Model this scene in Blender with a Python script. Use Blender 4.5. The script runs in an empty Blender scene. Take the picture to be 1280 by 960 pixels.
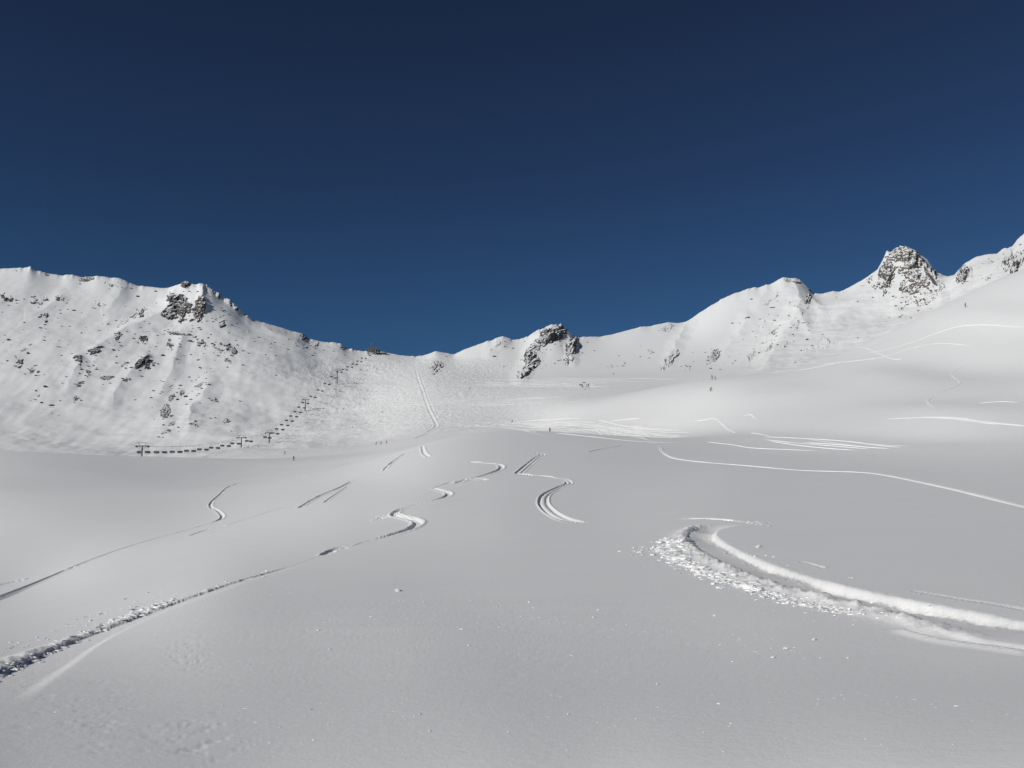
import bpy, math, random
import numpy as np
from mathutils import Vector, Matrix, noise as mnoise

# ------------------------------------------------------------------ camera, light, exposure
S = bpy.context.scene
C = S.collection
FPX = 1150.0                      # focal length in pixels of a 1280 px wide frame
PITCH = math.atan(200.0/FPX)
EYE = 1.6
cam = bpy.data.cameras.new('camera'); camo = bpy.data.objects.new('camera', cam); C.objects.link(camo)
cam.sensor_width = 36.0; cam.lens = 36.0*FPX/1280.0
cam.clip_start = 0.1; cam.clip_end = 20000
camo.location = (0, 0, EYE); camo.rotation_euler = (math.pi/2+PITCH, 0, 0)
S.camera = camo

SUN_EL = math.radians(24.0)
SUN_AZ = math.radians(-127.0)     # clockwise from +Y: from the left and a little behind
sdir = Vector((math.sin(SUN_AZ)*math.cos(SUN_EL), math.cos(SUN_AZ)*math.cos(SUN_EL), math.sin(SUN_EL)))
sun = bpy.data.lights.new('sun', 'SUN'); suno = bpy.data.objects.new('sun', sun); C.objects.link(suno)
sun.energy = 3.75; sun.angle = math.radians(0.5); sun.color = (1.0, 0.965, 0.905)
suno.rotation_euler = sdir.to_track_quat('Z', 'Y').to_euler()

W = bpy.data.worlds.new('World'); S.world = W; W.use_nodes = True
nt = W.node_tree; bg = nt.nodes['Background']
sky = nt.nodes.new('ShaderNodeTexSky'); sky.sky_type = 'NISHITA'; sky.sun_disc = False
sky.sun_elevation = SUN_EL; sky.sun_rotation = SUN_AZ
sky.altitude = 3000; sky.air_density = 0.75; sky.dust_density = 0.0; sky.ozone_density = 3.5
# thin high-altitude air: deeper and bluer than the model, more so towards the zenith
tcw = nt.nodes.new('ShaderNodeTexCoord'); sxw = nt.nodes.new('ShaderNodeSeparateXYZ'); nt.links.new(tcw.outputs['Generated'], sxw.inputs[0])
rpw = nt.nodes.new('ShaderNodeValToRGB'); nt.links.new(sxw.outputs['Z'], rpw.inputs['Fac'])
rpw.color_ramp.elements[0].position = 0.23; rpw.color_ramp.elements[0].color = (0.57, 0.87, 0.97, 1)
rpw.color_ramp.elements[1].position = 0.62; rpw.color_ramp.elements[1].color = (0.46, 0.48, 0.52, 1)
e_ = rpw.color_ramp.elements.new(0.38); e_.color = (0.54, 0.65, 0.77, 1)
mxw = nt.nodes.new('ShaderNodeMix'); mxw.data_type = 'RGBA'; mxw.blend_type = 'MULTIPLY'; mxw.inputs['Factor'].default_value = 1.0
nt.links.new(sky.outputs[0], mxw.inputs['A']); nt.links.new(rpw.outputs[0], mxw.inputs['B'])
nt.links.new(mxw.outputs['Result'], bg.inputs[0]); bg.inputs[1].default_value = 0.05
S.view_settings.view_transform = 'Standard'; S.view_settings.look = 'None'
S.view_settings.gamma = 1; S.view_settings.exposure = 0.0; S.view_settings.use_curve_mapping = False

# ------------------------------------------------------------------ helpers
rng = random.Random(7)
def tag(o, label=None, cat=None, group=None, kind=None):
    if label: o['label'] = label
    if cat: o['category'] = cat
    if group: o['group'] = group
    if kind: o['kind'] = kind
    return o

def ray(px, py):
    u = (np.asarray(px, float)-640)/FPX; v = (480-np.asarray(py, float))/FPX
    cp, sp = math.cos(PITCH), math.sin(PITCH)
    dx = u; dy = cp - v*sp; dz = sp + v*cp
    h = np.hypot(dx, dy)
    return np.arctan2(dx, dy), dz/h
def proj(az, t):
    cp, sp = math.cos(PITCH), math.sin(PITCH)
    dx = np.sin(az); dy = np.cos(az)
    fw = dy*cp + t*sp; up = -dy*sp + t*cp
    return 640+FPX*dx/fw, 480-FPX*up/fw

def hash2(ix, iy, seed):
    h = (ix.astype(np.int64)*374761393 + iy.astype(np.int64)*668265263 + seed*974634777) & 0xffffffff
    h = ((h ^ (h >> 13))*1274126177) & 0xffffffff
    return ((h ^ (h >> 16)) & 0xffff)/65535.0
def perlin(x, y, seed=0):
    xi = np.floor(x); yi = np.floor(y); xf = x-xi; yf = y-yi
    u = xf*xf*xf*(xf*(xf*6-15)+10); v = yf*yf*yf*(yf*(yf*6-15)+10)
    def g(a, b):
        an = hash2(xi+a, yi+b, seed)*2*math.pi
        return np.cos(an)*(xf-a)+np.sin(an)*(yf-b)
    n0 = g(0, 0)*(1-u)+g(1, 0)*u; n1 = g(0, 1)*(1-u)+g(1, 1)*u
    return (n0*(1-v)+n1*v)*1.45
def fbm(x, y, o=4, seed=0, ridged=False):
    s = 0; a = 1; tot = 0
    for i in range(o):
        n = perlin(x+i*17.3, y-i*9.1, seed+i)
        if ridged: n = 1-2*np.abs(n)*1.3
        s = s+a*n; tot += a; a *= 0.5; x = x*2.03; y = y*2.03
    return s/tot
def sstep(a, b, x):
    k = np.clip((x-a)/(b-a), 0, 1); return k*k*(3-2*k)

def pchip_1d(x, y, q):
    x = np.asarray(x, float); y = np.asarray(y, float); h = np.diff(x); d = np.diff(y)/h
    m = np.zeros_like(y); m[0] = d[0]; m[-1] = d[-1]
    for i in range(1, len(x)-1):
        if d[i-1]*d[i] > 0:
            w1 = 2*h[i]+h[i-1]; w2 = h[i]+2*h[i-1]; m[i] = (w1+w2)/(w1/d[i-1]+w2/d[i])
    q = np.clip(q, x[0], x[-1]); i = np.clip(np.searchsorted(x, q)-1, 0, len(x)-2)
    s = (q-x[i])/h[i]
    return ((1+2*s)*(1-s)**2*y[i] + s*(1-s)**2*h[i]*m[i] + s*s*(3-2*s)*y[i+1] + s*s*(s-1)*h[i]*m[i+1])

# ------------------------------------------------------------------ terrain: lie of the land
# knots per bearing: (image row, distance in metres), from the feet to the skyline
COL = {
 -250: [(960,5.3),(865,8.8),(815,16),(782,32),(752,60),(670,150),(600,270),(560,365),(585,425),(560,720),(500,860),(430,1010),(330,1250)],
 0:    [(960,5.2),(860,8.5),(800,16),(762,32),(735,60),(650,145),(595,260),(561,362),(588,420),(566,700),(505,850),(430,990),(335,1210)],
 150:  [(960,5.0),(850,8.5),(780,15),(735,29),(692,70),(640,140),(598,250),(570,365),(590,420),(568,680),(515,825),(440,960),(352,1160)],
 300:  [(960,4.9),(840,8.2),(732,17.5),(690,37),(648,92),(620,155),(595,260),(573,380),(574,450),(562,625),(525,765),(450,935),(390,1090)],
 450:  [(960,4.7),(830,8.2),(735,15.6),(674,33),(624,76),(596,150),(578,260),(567,390),(560,480),(548,600),(512,780),(475,925),(438,1070)],
 550:  [(960,4.6),(820,8.3),(738,14.7),(662,33),(604,74),(571,135),(550,215),(552,290),(546,440),(530,570),(500,730),(470,890),(443,1050)],
 640:  [(960,4.5),(820,8.3),(740,14),(654,33),(600,72),(561,140),(540,215),(545,290),(536,430),(520,560),(492,720),(472,880),(425,1070)],
 740:  [(960,4.5),(820,8.3),(740,13.6),(652,33),(598,72),(563,135),(546,210),(551,280),(538,330),(505,405),(487,680),(470,860),(421,1120)],
 850:  [(960,4.4),(820,8.3),(740,13.4),(650,32),(598,70),(570,128),(553,200),(556,240),(530,290),(480,375),(484,600),(462,880),(404,1180)],
 900:  [(960,4.4),(820,8.3),(740,13.2),(651,31),(598,68),(571,122),(556,188),(549,222),(515,270),(472,340),(478,560),(455,920),(375,1200)],
 1000: [(960,4.4),(820,8.2),(740,13.0),(655,30),(601,66),(574,118),(561,165),(544,200),(508,262),(459,360),(472,560),(430,960),(352,1250)],
 1130: [(960,4.3),(823,8.2),(741,13.0),(659,29),(606,62),(579,105),(560,150),(530,195),(482,270),(407,400),(430,600),(400,1000),(315,1290)],
 1280: [(960,4.3),(828,8.0),(745,12.8),(665,28),(614,56),(581,95),(551,140),(510,190),(440,290),(336,440),(360,620),(345,980),(293,1250)],
 1530: [(960,4.3),(835,8.0),(752,12.6),(675,27),(622,52),(584,88),(545,132),(490,185),(390,290),(270,450),(300,640),(290,980),(240,1250)],
}
SKY = [(-250,330),(-60,338),(0,336),(20,335),(38,333),(46,338),(60,342),(80,344),(90,343),(105,348),(120,345),(135,346),(148,347),(160,352),(170,356),(185,358),
 (200,360),(210,360),(222,356),(228,354),(232,351),(236,354),(243,355.5),(250,354),(258,356),(266,362),(275,370),(290,379),(302,388),(315,398),(325,402),(335,405),
 (350,409),(365,414),(378,417),(385,423),(395,426),(410,428),(425,430),(435,435),(445,438),(455,439),(465,438),(480,440),(500,444),(520,446),(530,444),(545,439),
 (557,441),(568,443),(580,437),(600,430),(615,425),(628,420),(634,422),(640,425),(655,422),(665,416),(680,410),(690,405.5),(698,406),(706,410),(715,418),(723,421),
 (735,421),(750,421),(765,418),(780,414),(800,409),(820,406),(835,403),(848,404),(858,402),(870,394),(885,384),(900,374),(915,368),(935,361),(955,357),(970,351),
 (980,347),(990,347),(1000,350),(1008,358),(1016,367),(1025,368),(1040,364),(1050,364),(1060,360),(1070,354),(1085,346),(1097,336),(1103,325),(1108,314),(1113,315),
 (1118,312),(1125,309),(1132,308),(1142,312),(1150,318),(1160,325),(1167,337),(1180,345),(1190,347),(1197,338),(1207,329),(1220,321),(1232,318),(1245,317),(1255,311),
 (1265,307),(1272,299),(1280,292),(1300,285),(1400,260),(1530,240)]

AZF = math.radians(31.5)
az_f = np.linspace(-AZF, AZF, 1330)
out_r = AZF+(math.pi-AZF)*np.linspace(0, 1, 150)[1:]**1.6
AZ = np.concatenate([-out_r[::-1], az_f, out_r])
rn = np.exp(np.arange(math.log(1.2), math.log(260), 0.0072))
rf = np.arange(rn[-1]+1.9, 1420, 1.9)
ro = np.array([1450, 1500, 1600, 1800, 2100, 2600, 3300, 4500])
R = np.concatenate([rn, rf, ro]); LR = np.log(R)
NA, NR = len(AZ), len(R)

pxs = sorted(COL); K = 13
kr = np.zeros((K+4, NA)); kt = np.zeros((K+4, NA))
azq = np.clip(AZ, ray(-250, 600)[0], ray(1530, 600)[0])
for k in range(K):
    a = []; tt = []; rr = []
    for px in pxs:
        y, r = COL[px][k]; A, T = ray(px, y); a.append(float(A)); tt.append(float(T)); rr.append(math.log(r))
    kr[k+2] = pchip_1d(a, rr, azq); kt[k+2] = pchip_1d(a, tt, azq)
kr[0] = math.log(1.0); kt[0] = -EYE/1.0+0.07
kr[1] = math.log(2.2); kt[1] = -EYE/2.2+0.075
kr[K+2] = np.log(np.exp(kr[K+1])+230); kt[K+2] = kt[K+1]-0.10
kr[K+3] = math.log(4600); kt[K+3] = -0.02
# vectorised monotone interpolation of t over log r, per bearing
h = np.diff(kr, axis=0); d = np.diff(kt, axis=0)/h
m = np.zeros_like(kt); m[0] = d[0]; m[-1] = d[-1]
w1 = 2*h[1:]+h[:-1]; w2 = h[1:]+2*h[:-1]
pos = d[:-1]*d[1:] > 0
with np.errstate(divide='ignore', invalid='ignore'):
    hm = (w1+w2)/(w1/d[:-1]+w2/d[1:])
m[1:-1] = np.where(pos, hm, 0)
T = np.zeros((NR, NA))
seg = np.zeros((NR, NA), int)
for k in range(1, K+3): seg += (LR[:, None] > kr[k][None, :])
jj = np.arange(NA)[None, :].repeat(NR, 0)
h_d_end = np.clip(d[K], 0, None)[None, :]
k0 = seg
sx = np.clip((LR[:, None]-kr[k0, jj])/h[k0, jj], 0, 1)
m_end = m[k0+1, jj]; m_end = np.where(k0 == K, 0.85*h_d_end, m_end)
T = ((1+2*sx)*(1-sx)**2*kt[k0, jj] + sx*(1-sx)**2*h[k0, jj]*m[k0, jj] + sx*sx*(3-2*sx)*kt[k0+1, jj] + sx*sx*(sx-1)*h[k0, jj]*m_end)
def gsm(A, sig, axis):
    n = int(3*sig); ker = np.exp(-0.5*(np.arange(-n, n+1)/sig)**2); ker /= ker.sum()
    out = np.zeros_like(A)
    P = np.pad(A, [(n, n), (0, 0)] if axis == 0 else [(0, 0), (n, n)], mode='edge')
    for i, w in enumerate(ker):
        out += w*(P[i:i+A.shape[0], :] if axis == 0 else P[:, i:i+A.shape[1]])
    return out
i3 = np.searchsorted(R, 3.0)
Tr = gsm(T, 9, 0); Tw = gsm(Tr, 42, 1); Ts = gsm(Tr, 14, 1); Tc = gsm(gsm(T, 3, 0), 10, 1)
b1 = (sstep(50, 110, R)*(1-sstep(330, 470, R)))[:, None]; b2 = sstep(700, 850, R)[:, None]
b0 = (1-sstep(22, 45, R))[:, None]; b1 = np.maximum(b1, b0); Ts = Ts*(1-b1)+Tw*b1; Ts = Ts*(1-b2)+Tc*b2; T[i3:] = Ts[i3:]
# behind the camera: a plain falling away
back = sstep(math.radians(60), math.radians(110), np.abs(AZ))[None, :]
T = T*(1-back) + back*(-EYE/R[:, None]-0.05*sstep(3, 100, R)[:, None])
X = R[:, None]*np.sin(AZ)[None, :]; Y = R[:, None]*np.cos(AZ)[None, :]

# skyline detail
sa, st = ray([p[0] for p in SKY], [p[1] for p in SKY])
tsk = np.interp(AZ, sa, st)
rough_ = 0.3+0.9*sstep(-0.1, 0.35, perlin(AZ*FPX/45.0, AZ*0+4.2, 78))
for a_, b_ in ((0, 150), (215, 300), (375, 445), (655, 722), (905, 1070), (1100, 1290)):
    rough_ += 0.6*sstep(a_-10, a_, 640+FPX*np.tan(np.clip(AZ, -1, 1)))*(1-sstep(b_, b_+10, 640+FPX*np.tan(np.clip(AZ, -1, 1))))
tsk = tsk+(1.7/FPX)*fbm(AZ*FPX/8.0, AZ*0+0.5, 3, 77)*rough_
rsk = np.exp(kr[K+1])
isk = np.clip(np.searchsorted(R, rsk), 0, NR-1)
lo, hi = np.exp(kr[K]), rsk
wsk = sstep(0, 1, (R[:, None]-(lo+0.35*(hi-lo)))/(0.65*(hi-lo)))
wsk = wsk*(1-sstep(0, 1, (R[:, None]-hi-150)/600))
infr = (1-sstep(math.radians(36), math.radians(50), np.abs(AZ)))[None, :]

# world space relief
spacing = np.maximum(R[1:]-R[:-1], 0); spacing = np.append(spacing, 1000)[:, None]
Z = R[:, None]*T
far = sstep(420, 600, R)[:, None]*(1-wsk*0.75)
PXg, PYg = proj(AZ[None, :], T)
msk_mtn = sstep(0.0, 1.0, (LR[:, None]-kr[10][None, :])/0.25)      # beyond the lift foot
leftm = 1-sstep(420, 520, PXg)
rightm = sstep(880, 980, PXg)*sstep(500, 700, R)[:, None]
piste = np.clip(1-leftm-rightm, 0, 1)
def add(wl, amp, seed, mask=1.0, ridged=False, o=1):
    global Z
    vis = 1-sstep(wl/5, wl/2.2, spacing)
    rows = np.where(vis[:, 0] > 0)[0]
    a, b = rows[0], rows[-1]+1
    n = fbm(X[a:b]/wl, Y[a:b]/wl, o, seed, ridged)
    Z[a:b] += n*amp*vis[a:b]*(mask[a:b] if isinstance(mask, np.ndarray) else mask)
rg = R[:, None]
nearm = sstep(4, 40, rg)*np.ones_like(Z)
add(230, 5, 3, far*(0.35+0.65*np.maximum(leftm, rightm)))
add(120, 3.2, 5, far*(leftm+0.8*rightm+0.1))
def gully(deg, seed):
    c_, s_ = math.cos(math.radians(deg)), math.sin(math.radians(deg))
    u_ = X*c_-Y*s_; v_ = X*s_+Y*c_
    return fbm(u_/24+0.2*perlin(u_/60, v_/60, seed+9), v_/140, 3, seed)
gul = np.where(PXg < 640, gully(-14, 16), gully(22, 19))
Z += far*(leftm*0.55+rightm*0.9)*gul*1.4*(1-sstep(3, 6, spacing))
add(48, 1.3, 6, far*(leftm+rightm+0.06), o=2)
add(20, 0.7, 8, far*(leftm+rightm+0.12), o=2)
add(9, 0.34, 12, far*(leftm+rightm+0.1)*(0.4+sstep(-0.2, 0.5, fbm(X/70, Y/70, 2, 13))), o=3)
mid = sstep(60, 160, rg)*(1-sstep(420, 520, rg))
add(120, 1.6, 21, mid); add(55, 0.5, 22, mid); add(24, 0.1, 23, mid)
add(34, 0.07, 31, nearm*(1-sstep(60, 200, rg))); add(11, 0.014, 32, nearm, o=1)
wind = fbm(X/3.1, Y/1.3, 2, 41)
patch = sstep(-0.1, 0.5, fbm(X/7.0, Y/7.0, 2, 44))
sm = (1-sstep(50, 120, rg))
Z += sm*sstep(1.5, 4, rg)*(0.006*wind*(0.2+patch))
add(0.9, 0.002, 51, sm*patch)
def dents(px, py, sx_, sy_, amp, seed):
    global Z
    g = np.exp(-0.5*(((PXg-px)/sx_)**2+((PYg-py)/sy_)**2))*(R[:, None] < 25)
    a_ = 0.9; ux = X*math.cos(a_)+Y*math.sin(a_); uy = -X*math.sin(a_)+Y*math.cos(a_)
    Z -= amp*g*np.clip(fbm(ux/0.35, uy/0.09, 3, seed)-0.12, 0, 1)
dents(238, 820, 16, 12, .045, 61); dents(250, 925, 50, 22, .022, 62); dents(110, 900, 60, 36, .015, 63); dents(560, 790, 300, 60, .007, 64)
# rolling terraces and hollows on the right-hand hill
def swell(px, py, sx_, sy_, amp):
    global Z
    g = np.exp(-0.5*(((PXg-px)/sx_)**2+((PYg-py)/sy_)**2))*(R[:, None] < np.exp(kr[13])[None, :])*(R[:, None] > 25)
    Z += amp*g
hillm = 1.0
swell(1100, 478, 60, 14, 1.56); swell(1010, 500, 70, 12, 1.20); swell(1230, 455, 70, 14, -1.50)
swell(1180, 520, 90, 9, 1.02); swell(960, 540, 60, 8, -0.60); swell(1250, 395, 60, 12, 1.32); swell(1120, 545, 110, 6, -0.54)
swell(800, 535, 40, 6, -0.42)
swell(480, 600, 70, 14, -0.24); swell(60, 640, 90, 30, 0.48)
swell(250, 600, 90, 12, -0.48)
# ribs and hollows of the left summit crag
g0 = R[:, None] > 850
def rib(px, py, sx_, sy_, amp):
    global Z
    Z += amp*np.exp(-0.5*(((PXg-px)/sx_)**2+((PYg-py)/sy_)**2))*g0
rib(232, 380, 9, 11, -4); rib(273, 388, 10, 12, -4)
rI, rJ = int(np.searchsorted(R, 700)), int(np.searchsorted(R, 1400))
px_col = 640+FPX*np.tan(np.clip(AZ, -1.2, 1.2))
WX = PXg[rI:rJ]+5*fbm(X[rI:rJ]/30, Y[rI:rJ]/30, 3, 81); WY = PYg[rI:rJ]+4*fbm(X[rI:rJ]/30+9, Y[rI:rJ]/30, 3, 82)
def spine(P_, w_, amp, sharp=1.0):
    """a sharp-edged spur running down the mountainside"""
    x0_ = min(p[0] for p in P_)-w_-12; x1_ = max(p[0] for p in P_)+w_+12
    cs = np.nonzero((px_col > x0_) & (px_col < x1_))[0]; sl = (slice(rI, rJ), slice(cs[0], cs[-1]+1))
    wx = WX[:, sl[1]]; wy = WY[:, sl[1]]; best = np.full(wx.shape, 1e9)
    L_ = sum(math.hypot(P_[i+1][0]-P_[i][0], P_[i+1][1]-P_[i][1]) for i in range(len(P_)-1)); acc_ = 0; par_ = np.zeros(wx.shape)
    for i in range(len(P_)-1):
        (ax, ay), (bx, by) = P_[i], P_[i+1]; l2 = (bx-ax)**2+(by-ay)**2
        s_ = np.clip(((wx-ax)*(bx-ax)+(wy-ay)*(by-ay))/l2, 0, 1); dd_ = np.hypot(wx-ax-s_*(bx-ax), wy-ay-s_*(by-ay))
        nb = dd_ < best; best = np.where(nb, dd_, best); par_ = np.where(nb, (acc_+s_*math.sqrt(l2))/L_, par_); acc_ += math.sqrt(l2)
    t_ = np.clip(1-best/w_, 0, 1)
    Z[sl] += amp*(t_**1.3)*(1-0.6*par_)*sstep(700, 760, R[rI:rJ])[:, None]*(R[rI:rJ, None] < np.exp(kr[K+1])[None, sl[1]]+60)
spine([(985,346),(1000,368),(998,395),(975,430),(960,450)], 22, 6); spine([(966,354),(948,385)], 13, 2.4); spine([(1018,368),(1026,385)], 10, 2.5)
spine([(1000,395),(1012,420)], 11, 2.2); spine([(935,400),(905,440)], 13, 2.0)
spine([(1112,315),(1098,350),(1060,385),(1040,410)], 17, 4.5); spine([(1133,312),(1140,350),(1118,380)], 15, 5); spine([(1150,318),(1172,355),(1178,378)], 14, 5)
spine([(1210,330),(1200,360)], 14, 4); spine([(1262,310),(1235,340)], 16, 4)
spine([(690,408),(668,440),(650,470)], 15, 5); spine([(708,412),(716,450)], 10, 5); spine([(628,424),(612,442)], 12, 3)
spine([(224,358),(206,392),(160,412),(118,436)], 18, 6); spine([(256,357),(252,398)], 9, 7); spine([(270,366),(320,405),(370,428)], 12, 3.5)
spine([(226,425),(214,462),(200,485)], 14, 2.4); spine([(262,480),(240,505),(236,535)], 18, 3.0); spine([(75,372),(40,395)], 14, 2.5); spine([(100,455),(84,485)], 12, 2.0); spine([(180,450),(150,480),(140,505)], 13, 2.2)
spine([(860,402),(835,450)], 13, 3); spine([(160,356),(135,385)], 12, 2.0)
T = Z/R[:, None]
# pin skyline: broad correction over the whole upper slope, fine detail only near the crest
crest = np.max(np.where(R[:, None] > 500, T, -9), axis=0)
wfine = sstep(0, 1, (R[:, None]-(hi-95))/90)*(1-sstep(0, 1, (R[:, None]-hi-40)/120))
dl = tsk-crest
T = T + gsm(dl[None, :], 30, 1)*wsk*infr
for sg_ in (9, 3):
    dl = tsk-np.max(np.where(R[:, None] > 500, T, -9), axis=0)
    T = T + gsm(dl[None, :], sg_, 1)*sstep(0, 1, (R[:, None]-(hi-(150 if sg_ == 9 else 60)))/(140 if sg_ == 9 else 55))*(1-sstep(0, 1, (R[:, None]-hi-60)/200))*infr
dl = tsk-np.max(np.where(R[:, None] > 500, T, -9), axis=0)
T = T + dl[None, :]*sstep(0, 1, (R[:, None]-(hi-22))/18)*(1-sstep(0, 1, (R[:, None]-hi-20)/80))*infr
Z = R[:, None]*T
PXg, PYg = proj(AZ[None, :], T)

Trun = np.maximum.accumulate(T, axis=0)
def az_index(az):
    return np.interp(az, AZ, np.arange(NA))
_tc = {}
def tcol(az):
    k_ = round(float(az)*2200)
    if k_ not in _tc: _tc[k_] = _tcol(az)
    return _tc[k_]
def _tcol(az):
    f = float(az_index(az)); i = int(f); i = min(i, NA-2); f -= i
    return T[:, i]*(1-f)+T[:, i+1]*f
def ground_z(x, y):
    x = np.atleast_1d(x).astype(float); y = np.atleast_1d(y).astype(float)
    az = np.arctan2(x, y); r = np.maximum(np.hypot(x, y), R[0])
    fa = az_index(az); fr = np.interp(np.log(r), LR, np.arange(NR))
    ia = np.clip(fa.astype(int), 0, NA-2); ir = np.clip(fr.astype(int), 0, NR-2); fa = fa-ia; fr = fr-ir
    t = (T[ir, ia]*(1-fr)+T[ir+1, ia]*fr)*(1-fa)+(T[ir, ia+1]*(1-fr)+T[ir+1, ia+1]*fr)*fa
    return t*r+EYE
def hit(px, py):
    az, t = ray(px, py); az = float(az); t = float(t)
    c = np.maximum.accumulate(tcol(az))
    i = int(np.searchsorted(c, t)); i = min(max(i, 1), NR-1)
    if c[i] <= c[i-1] or i >= NR-1 or R[i] > 1390:
        r = R[int(np.argmax(c[:np.searchsorted(R, 1390)]))]
    else: r = R[i-1]+(R[i]-R[i-1])*(t-c[i-1])/(c[i]-c[i-1])
    return r*math.sin(az), r*math.cos(az), r

# ------------------------------------------------------------------ ski tracks pressed into the snow
disturb = np.zeros_like(Z)
def catmull(P, step):
    P = [np.array(p, float) for p in P]
    P = [2*P[0]-P[1]]+P+[2*P[-1]-P[-2]]; out = []
    for i in range(1, len(P)-2):
        p0, p1, p2, p3 = P[i-1:i+3]; n = max(2, int(np.linalg.norm(p2-p1)/step))
        for k in range(n):
            s = k/n
            out.append(0.5*((2*p1)+(p2-p0)*s+(2*p0-5*p1+4*p2-p3)*s*s+(3*p1-p0-3*p2+p3)*s**3))
    out.append(P[-2]); return np.array(out)
TRK = []
def track(pts, w=0.3, dep=0.12, berm=0.08, side=0, clump=0.0, white=0.5, spray=0.0, step=None, twin=0.0, fade=True, taper=1.0, carve=False):
    """pts in image pixels -> ground; side: +1 berm on the left of travel, -1 right, 0 both"""
    g = [hit(*p) for p in pts]
    W2 = [(a, b) for a, b, _ in g]
    rm = np.mean([r for _, _, r in g])
    line = catmull(W2, step or max(0.15, rm*0.006))
    press(line, w, dep, berm, side, clump, white, spray, twin, fade, taper, carve)
def press(line, w, dep, berm, side, clump, white, spray, twin=0.0, fade=True, taper=1.0, carve=False):
    global Z, disturb
    reach = w*4+spray*2.2+0.3+twin
    x0, y0 = line.min(0)-reach; x1, y1 = line.max(0)+reach
    bb = (X > x0) & (X < x1) & (Y > y0) & (Y < y1) & (np.abs(AZ) < math.radians(40))[None, :]
    idx = np.nonzero(bb.ravel())[0]
    if len(idx) == 0: return
    x = X.ravel()[idx]; y = Y.ravel()[idx]
    best = np.full(len(idx), 1e9); sg = np.zeros(len(idx)); par = np.zeros(len(idx))
    d_ = np.diff(line, axis=0); L = np.hypot(d_[:, 0], d_[:, 1]); cum = np.concatenate([[0], np.cumsum(L)])
    CH = 24
    for c0 in range(0, len(d_), CH):
        c1 = min(len(d_), c0+CH)
        q = line[c0:c1+1]; a0, b0 = q.min(0)-reach; a1, b1 = q.max(0)+reach
        sub = np.nonzero((x > a0) & (x < a1) & (y > b0) & (y < b1))[0]
        if len(sub) == 0: continue
        xs = x[sub]; ys = y[sub]
        for i in range(c0, c1):
            if L[i] < 1e-6: continue
            ux, uy = d_[i]/L[i]
            rx = xs-line[i, 0]; ry = ys-line[i, 1]
            s = np.clip(rx*ux+ry*uy, 0, L[i]); ex = rx-s*ux; ey = ry-s*uy
            dd = np.hypot(ex, ey); cr = ux*ry-uy*rx
            b = dd < best[sub]
            sb = sub[b]; best[sb] = dd[b]; sg[sb] = np.sign(cr[b]+1e-12); par[sb] = cum[i]+s[b]
    ok = best < reach; idx = idx[ok]; n = (best*sg)[ok]; u = par[ok]; x = x[ok]; y = y[ok]
    tot = cum[-1]; tp = 1+(taper-1)*sstep(0, 1, u/tot); n = n/tp
    fd = sstep(0, min(0.10*tot, 3*w+0.6), u)*sstep(0, min(0.10*tot, 3*w+0.6), tot-u) if fade else 1.0
    nz = np.zeros(len(idx))
    if twin > 0:
        a = np.minimum(np.abs(n-twin/2), np.abs(n+twin/2))
    else: a = np.abs(n)
    gro = 1-sstep(0.55*w, 1.0*w, a)
    if carve: 
        flat = 1-sstep(-w*0.6, w*1.25, n); ramp = np.clip((1.1*w-n)/(2.1*w), 0, 1)**0.8
        kb = sstep(0.66, 0.80, u/tot); gro = (1-sstep(w*0.92, w*1.38, -n))*(ramp*(1-kb)+flat*kb*1.25)
    if carve:
        nz += 0.030*(fbm(x/0.11, y/0.11, 4, 79)+0.8*fbm(x/0.45, y/0.45, 2, 83))*np.exp(-((np.abs(n)-w)/(0.5*w))**2)
    wob = 0.75+0.5*fbm(u/ (w*6), u*0+3.3, 2, 71)
    nz -= dep*gro*wob
    def bm(sgn):
        c = sgn*(w*1.35+twin/2)
        return np.exp(-((n-c)/(0.38*w))**2)
    be = bm(1)+bm(-1) if side == 0 else bm(side)
    ch = 1.0
    if clump > 0:
        ch = np.clip(0.75+clump*1.5*fbm(x/(w*0.8), y/(w*0.8), 3, 72), 0.1, 1.7)
    nz += berm*be*ch
    wh = np.maximum(gro, be)
    if spray > 0:
        sgn = side if side else 1
        q = np.clip((n*sgn-w*1.0)/spray, 0, 2.2)
        inside = (n*sgn > w*0.8)
        cl = np.clip(fbm(x/0.3/max(1, w*2), y/0.3/max(1, w*2), 3, 73)*1.8-0.1-0.8*(q-0.35), 0, 1)
        nz += inside*berm*1.0*cl*np.exp(-q*1.1)
        nz += inside*berm*0.35*np.exp(-(q/0.6)**2)
        wh = np.maximum(wh, inside*(cl*0.9+np.exp(-q*q)*0.5))
    Zf = Z.ravel(); Zf[idx] += nz*fd*tp; Z = Zf.reshape(Z.shape)
    D = disturb.ravel(); D[idx] = np.maximum(D[idx], white*wh*fd); disturb = D.reshape(Z.shape)

# the big turn on the right, running past the camera
track([(1330,801),(1280,792),(1215,780),(1150,765),(1080,750),(1010,733),(950,714),(905,694),(880,678),(873,668),(884,660),(915,655)],
      w=0.36, dep=0.125, berm=0.05, side=1, clump=0.9, white=0.75, spray=0.55, carve=True)
track([(846,650),(875,648),(905,650),(930,653),(955,653)], w=0.10, dep=0.03, berm=0.02, side=1, clump=0.5, white=0.9, spray=0.25)
track([(1320,817),(1260,808),(1200,800),(1140,786)], w=0.14, dep=0.03, berm=0.03, side=1, white=0.5)
track([(1135,738),(1165,743),(1200,749),(1240,755),(1290,764)], w=0.05, dep=0.012, berm=0.015, white=0.5)
track([(998,702),(1012,705),(1031,710)], w=0.05, dep=0.02, berm=0.02, white=0.7)
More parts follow.
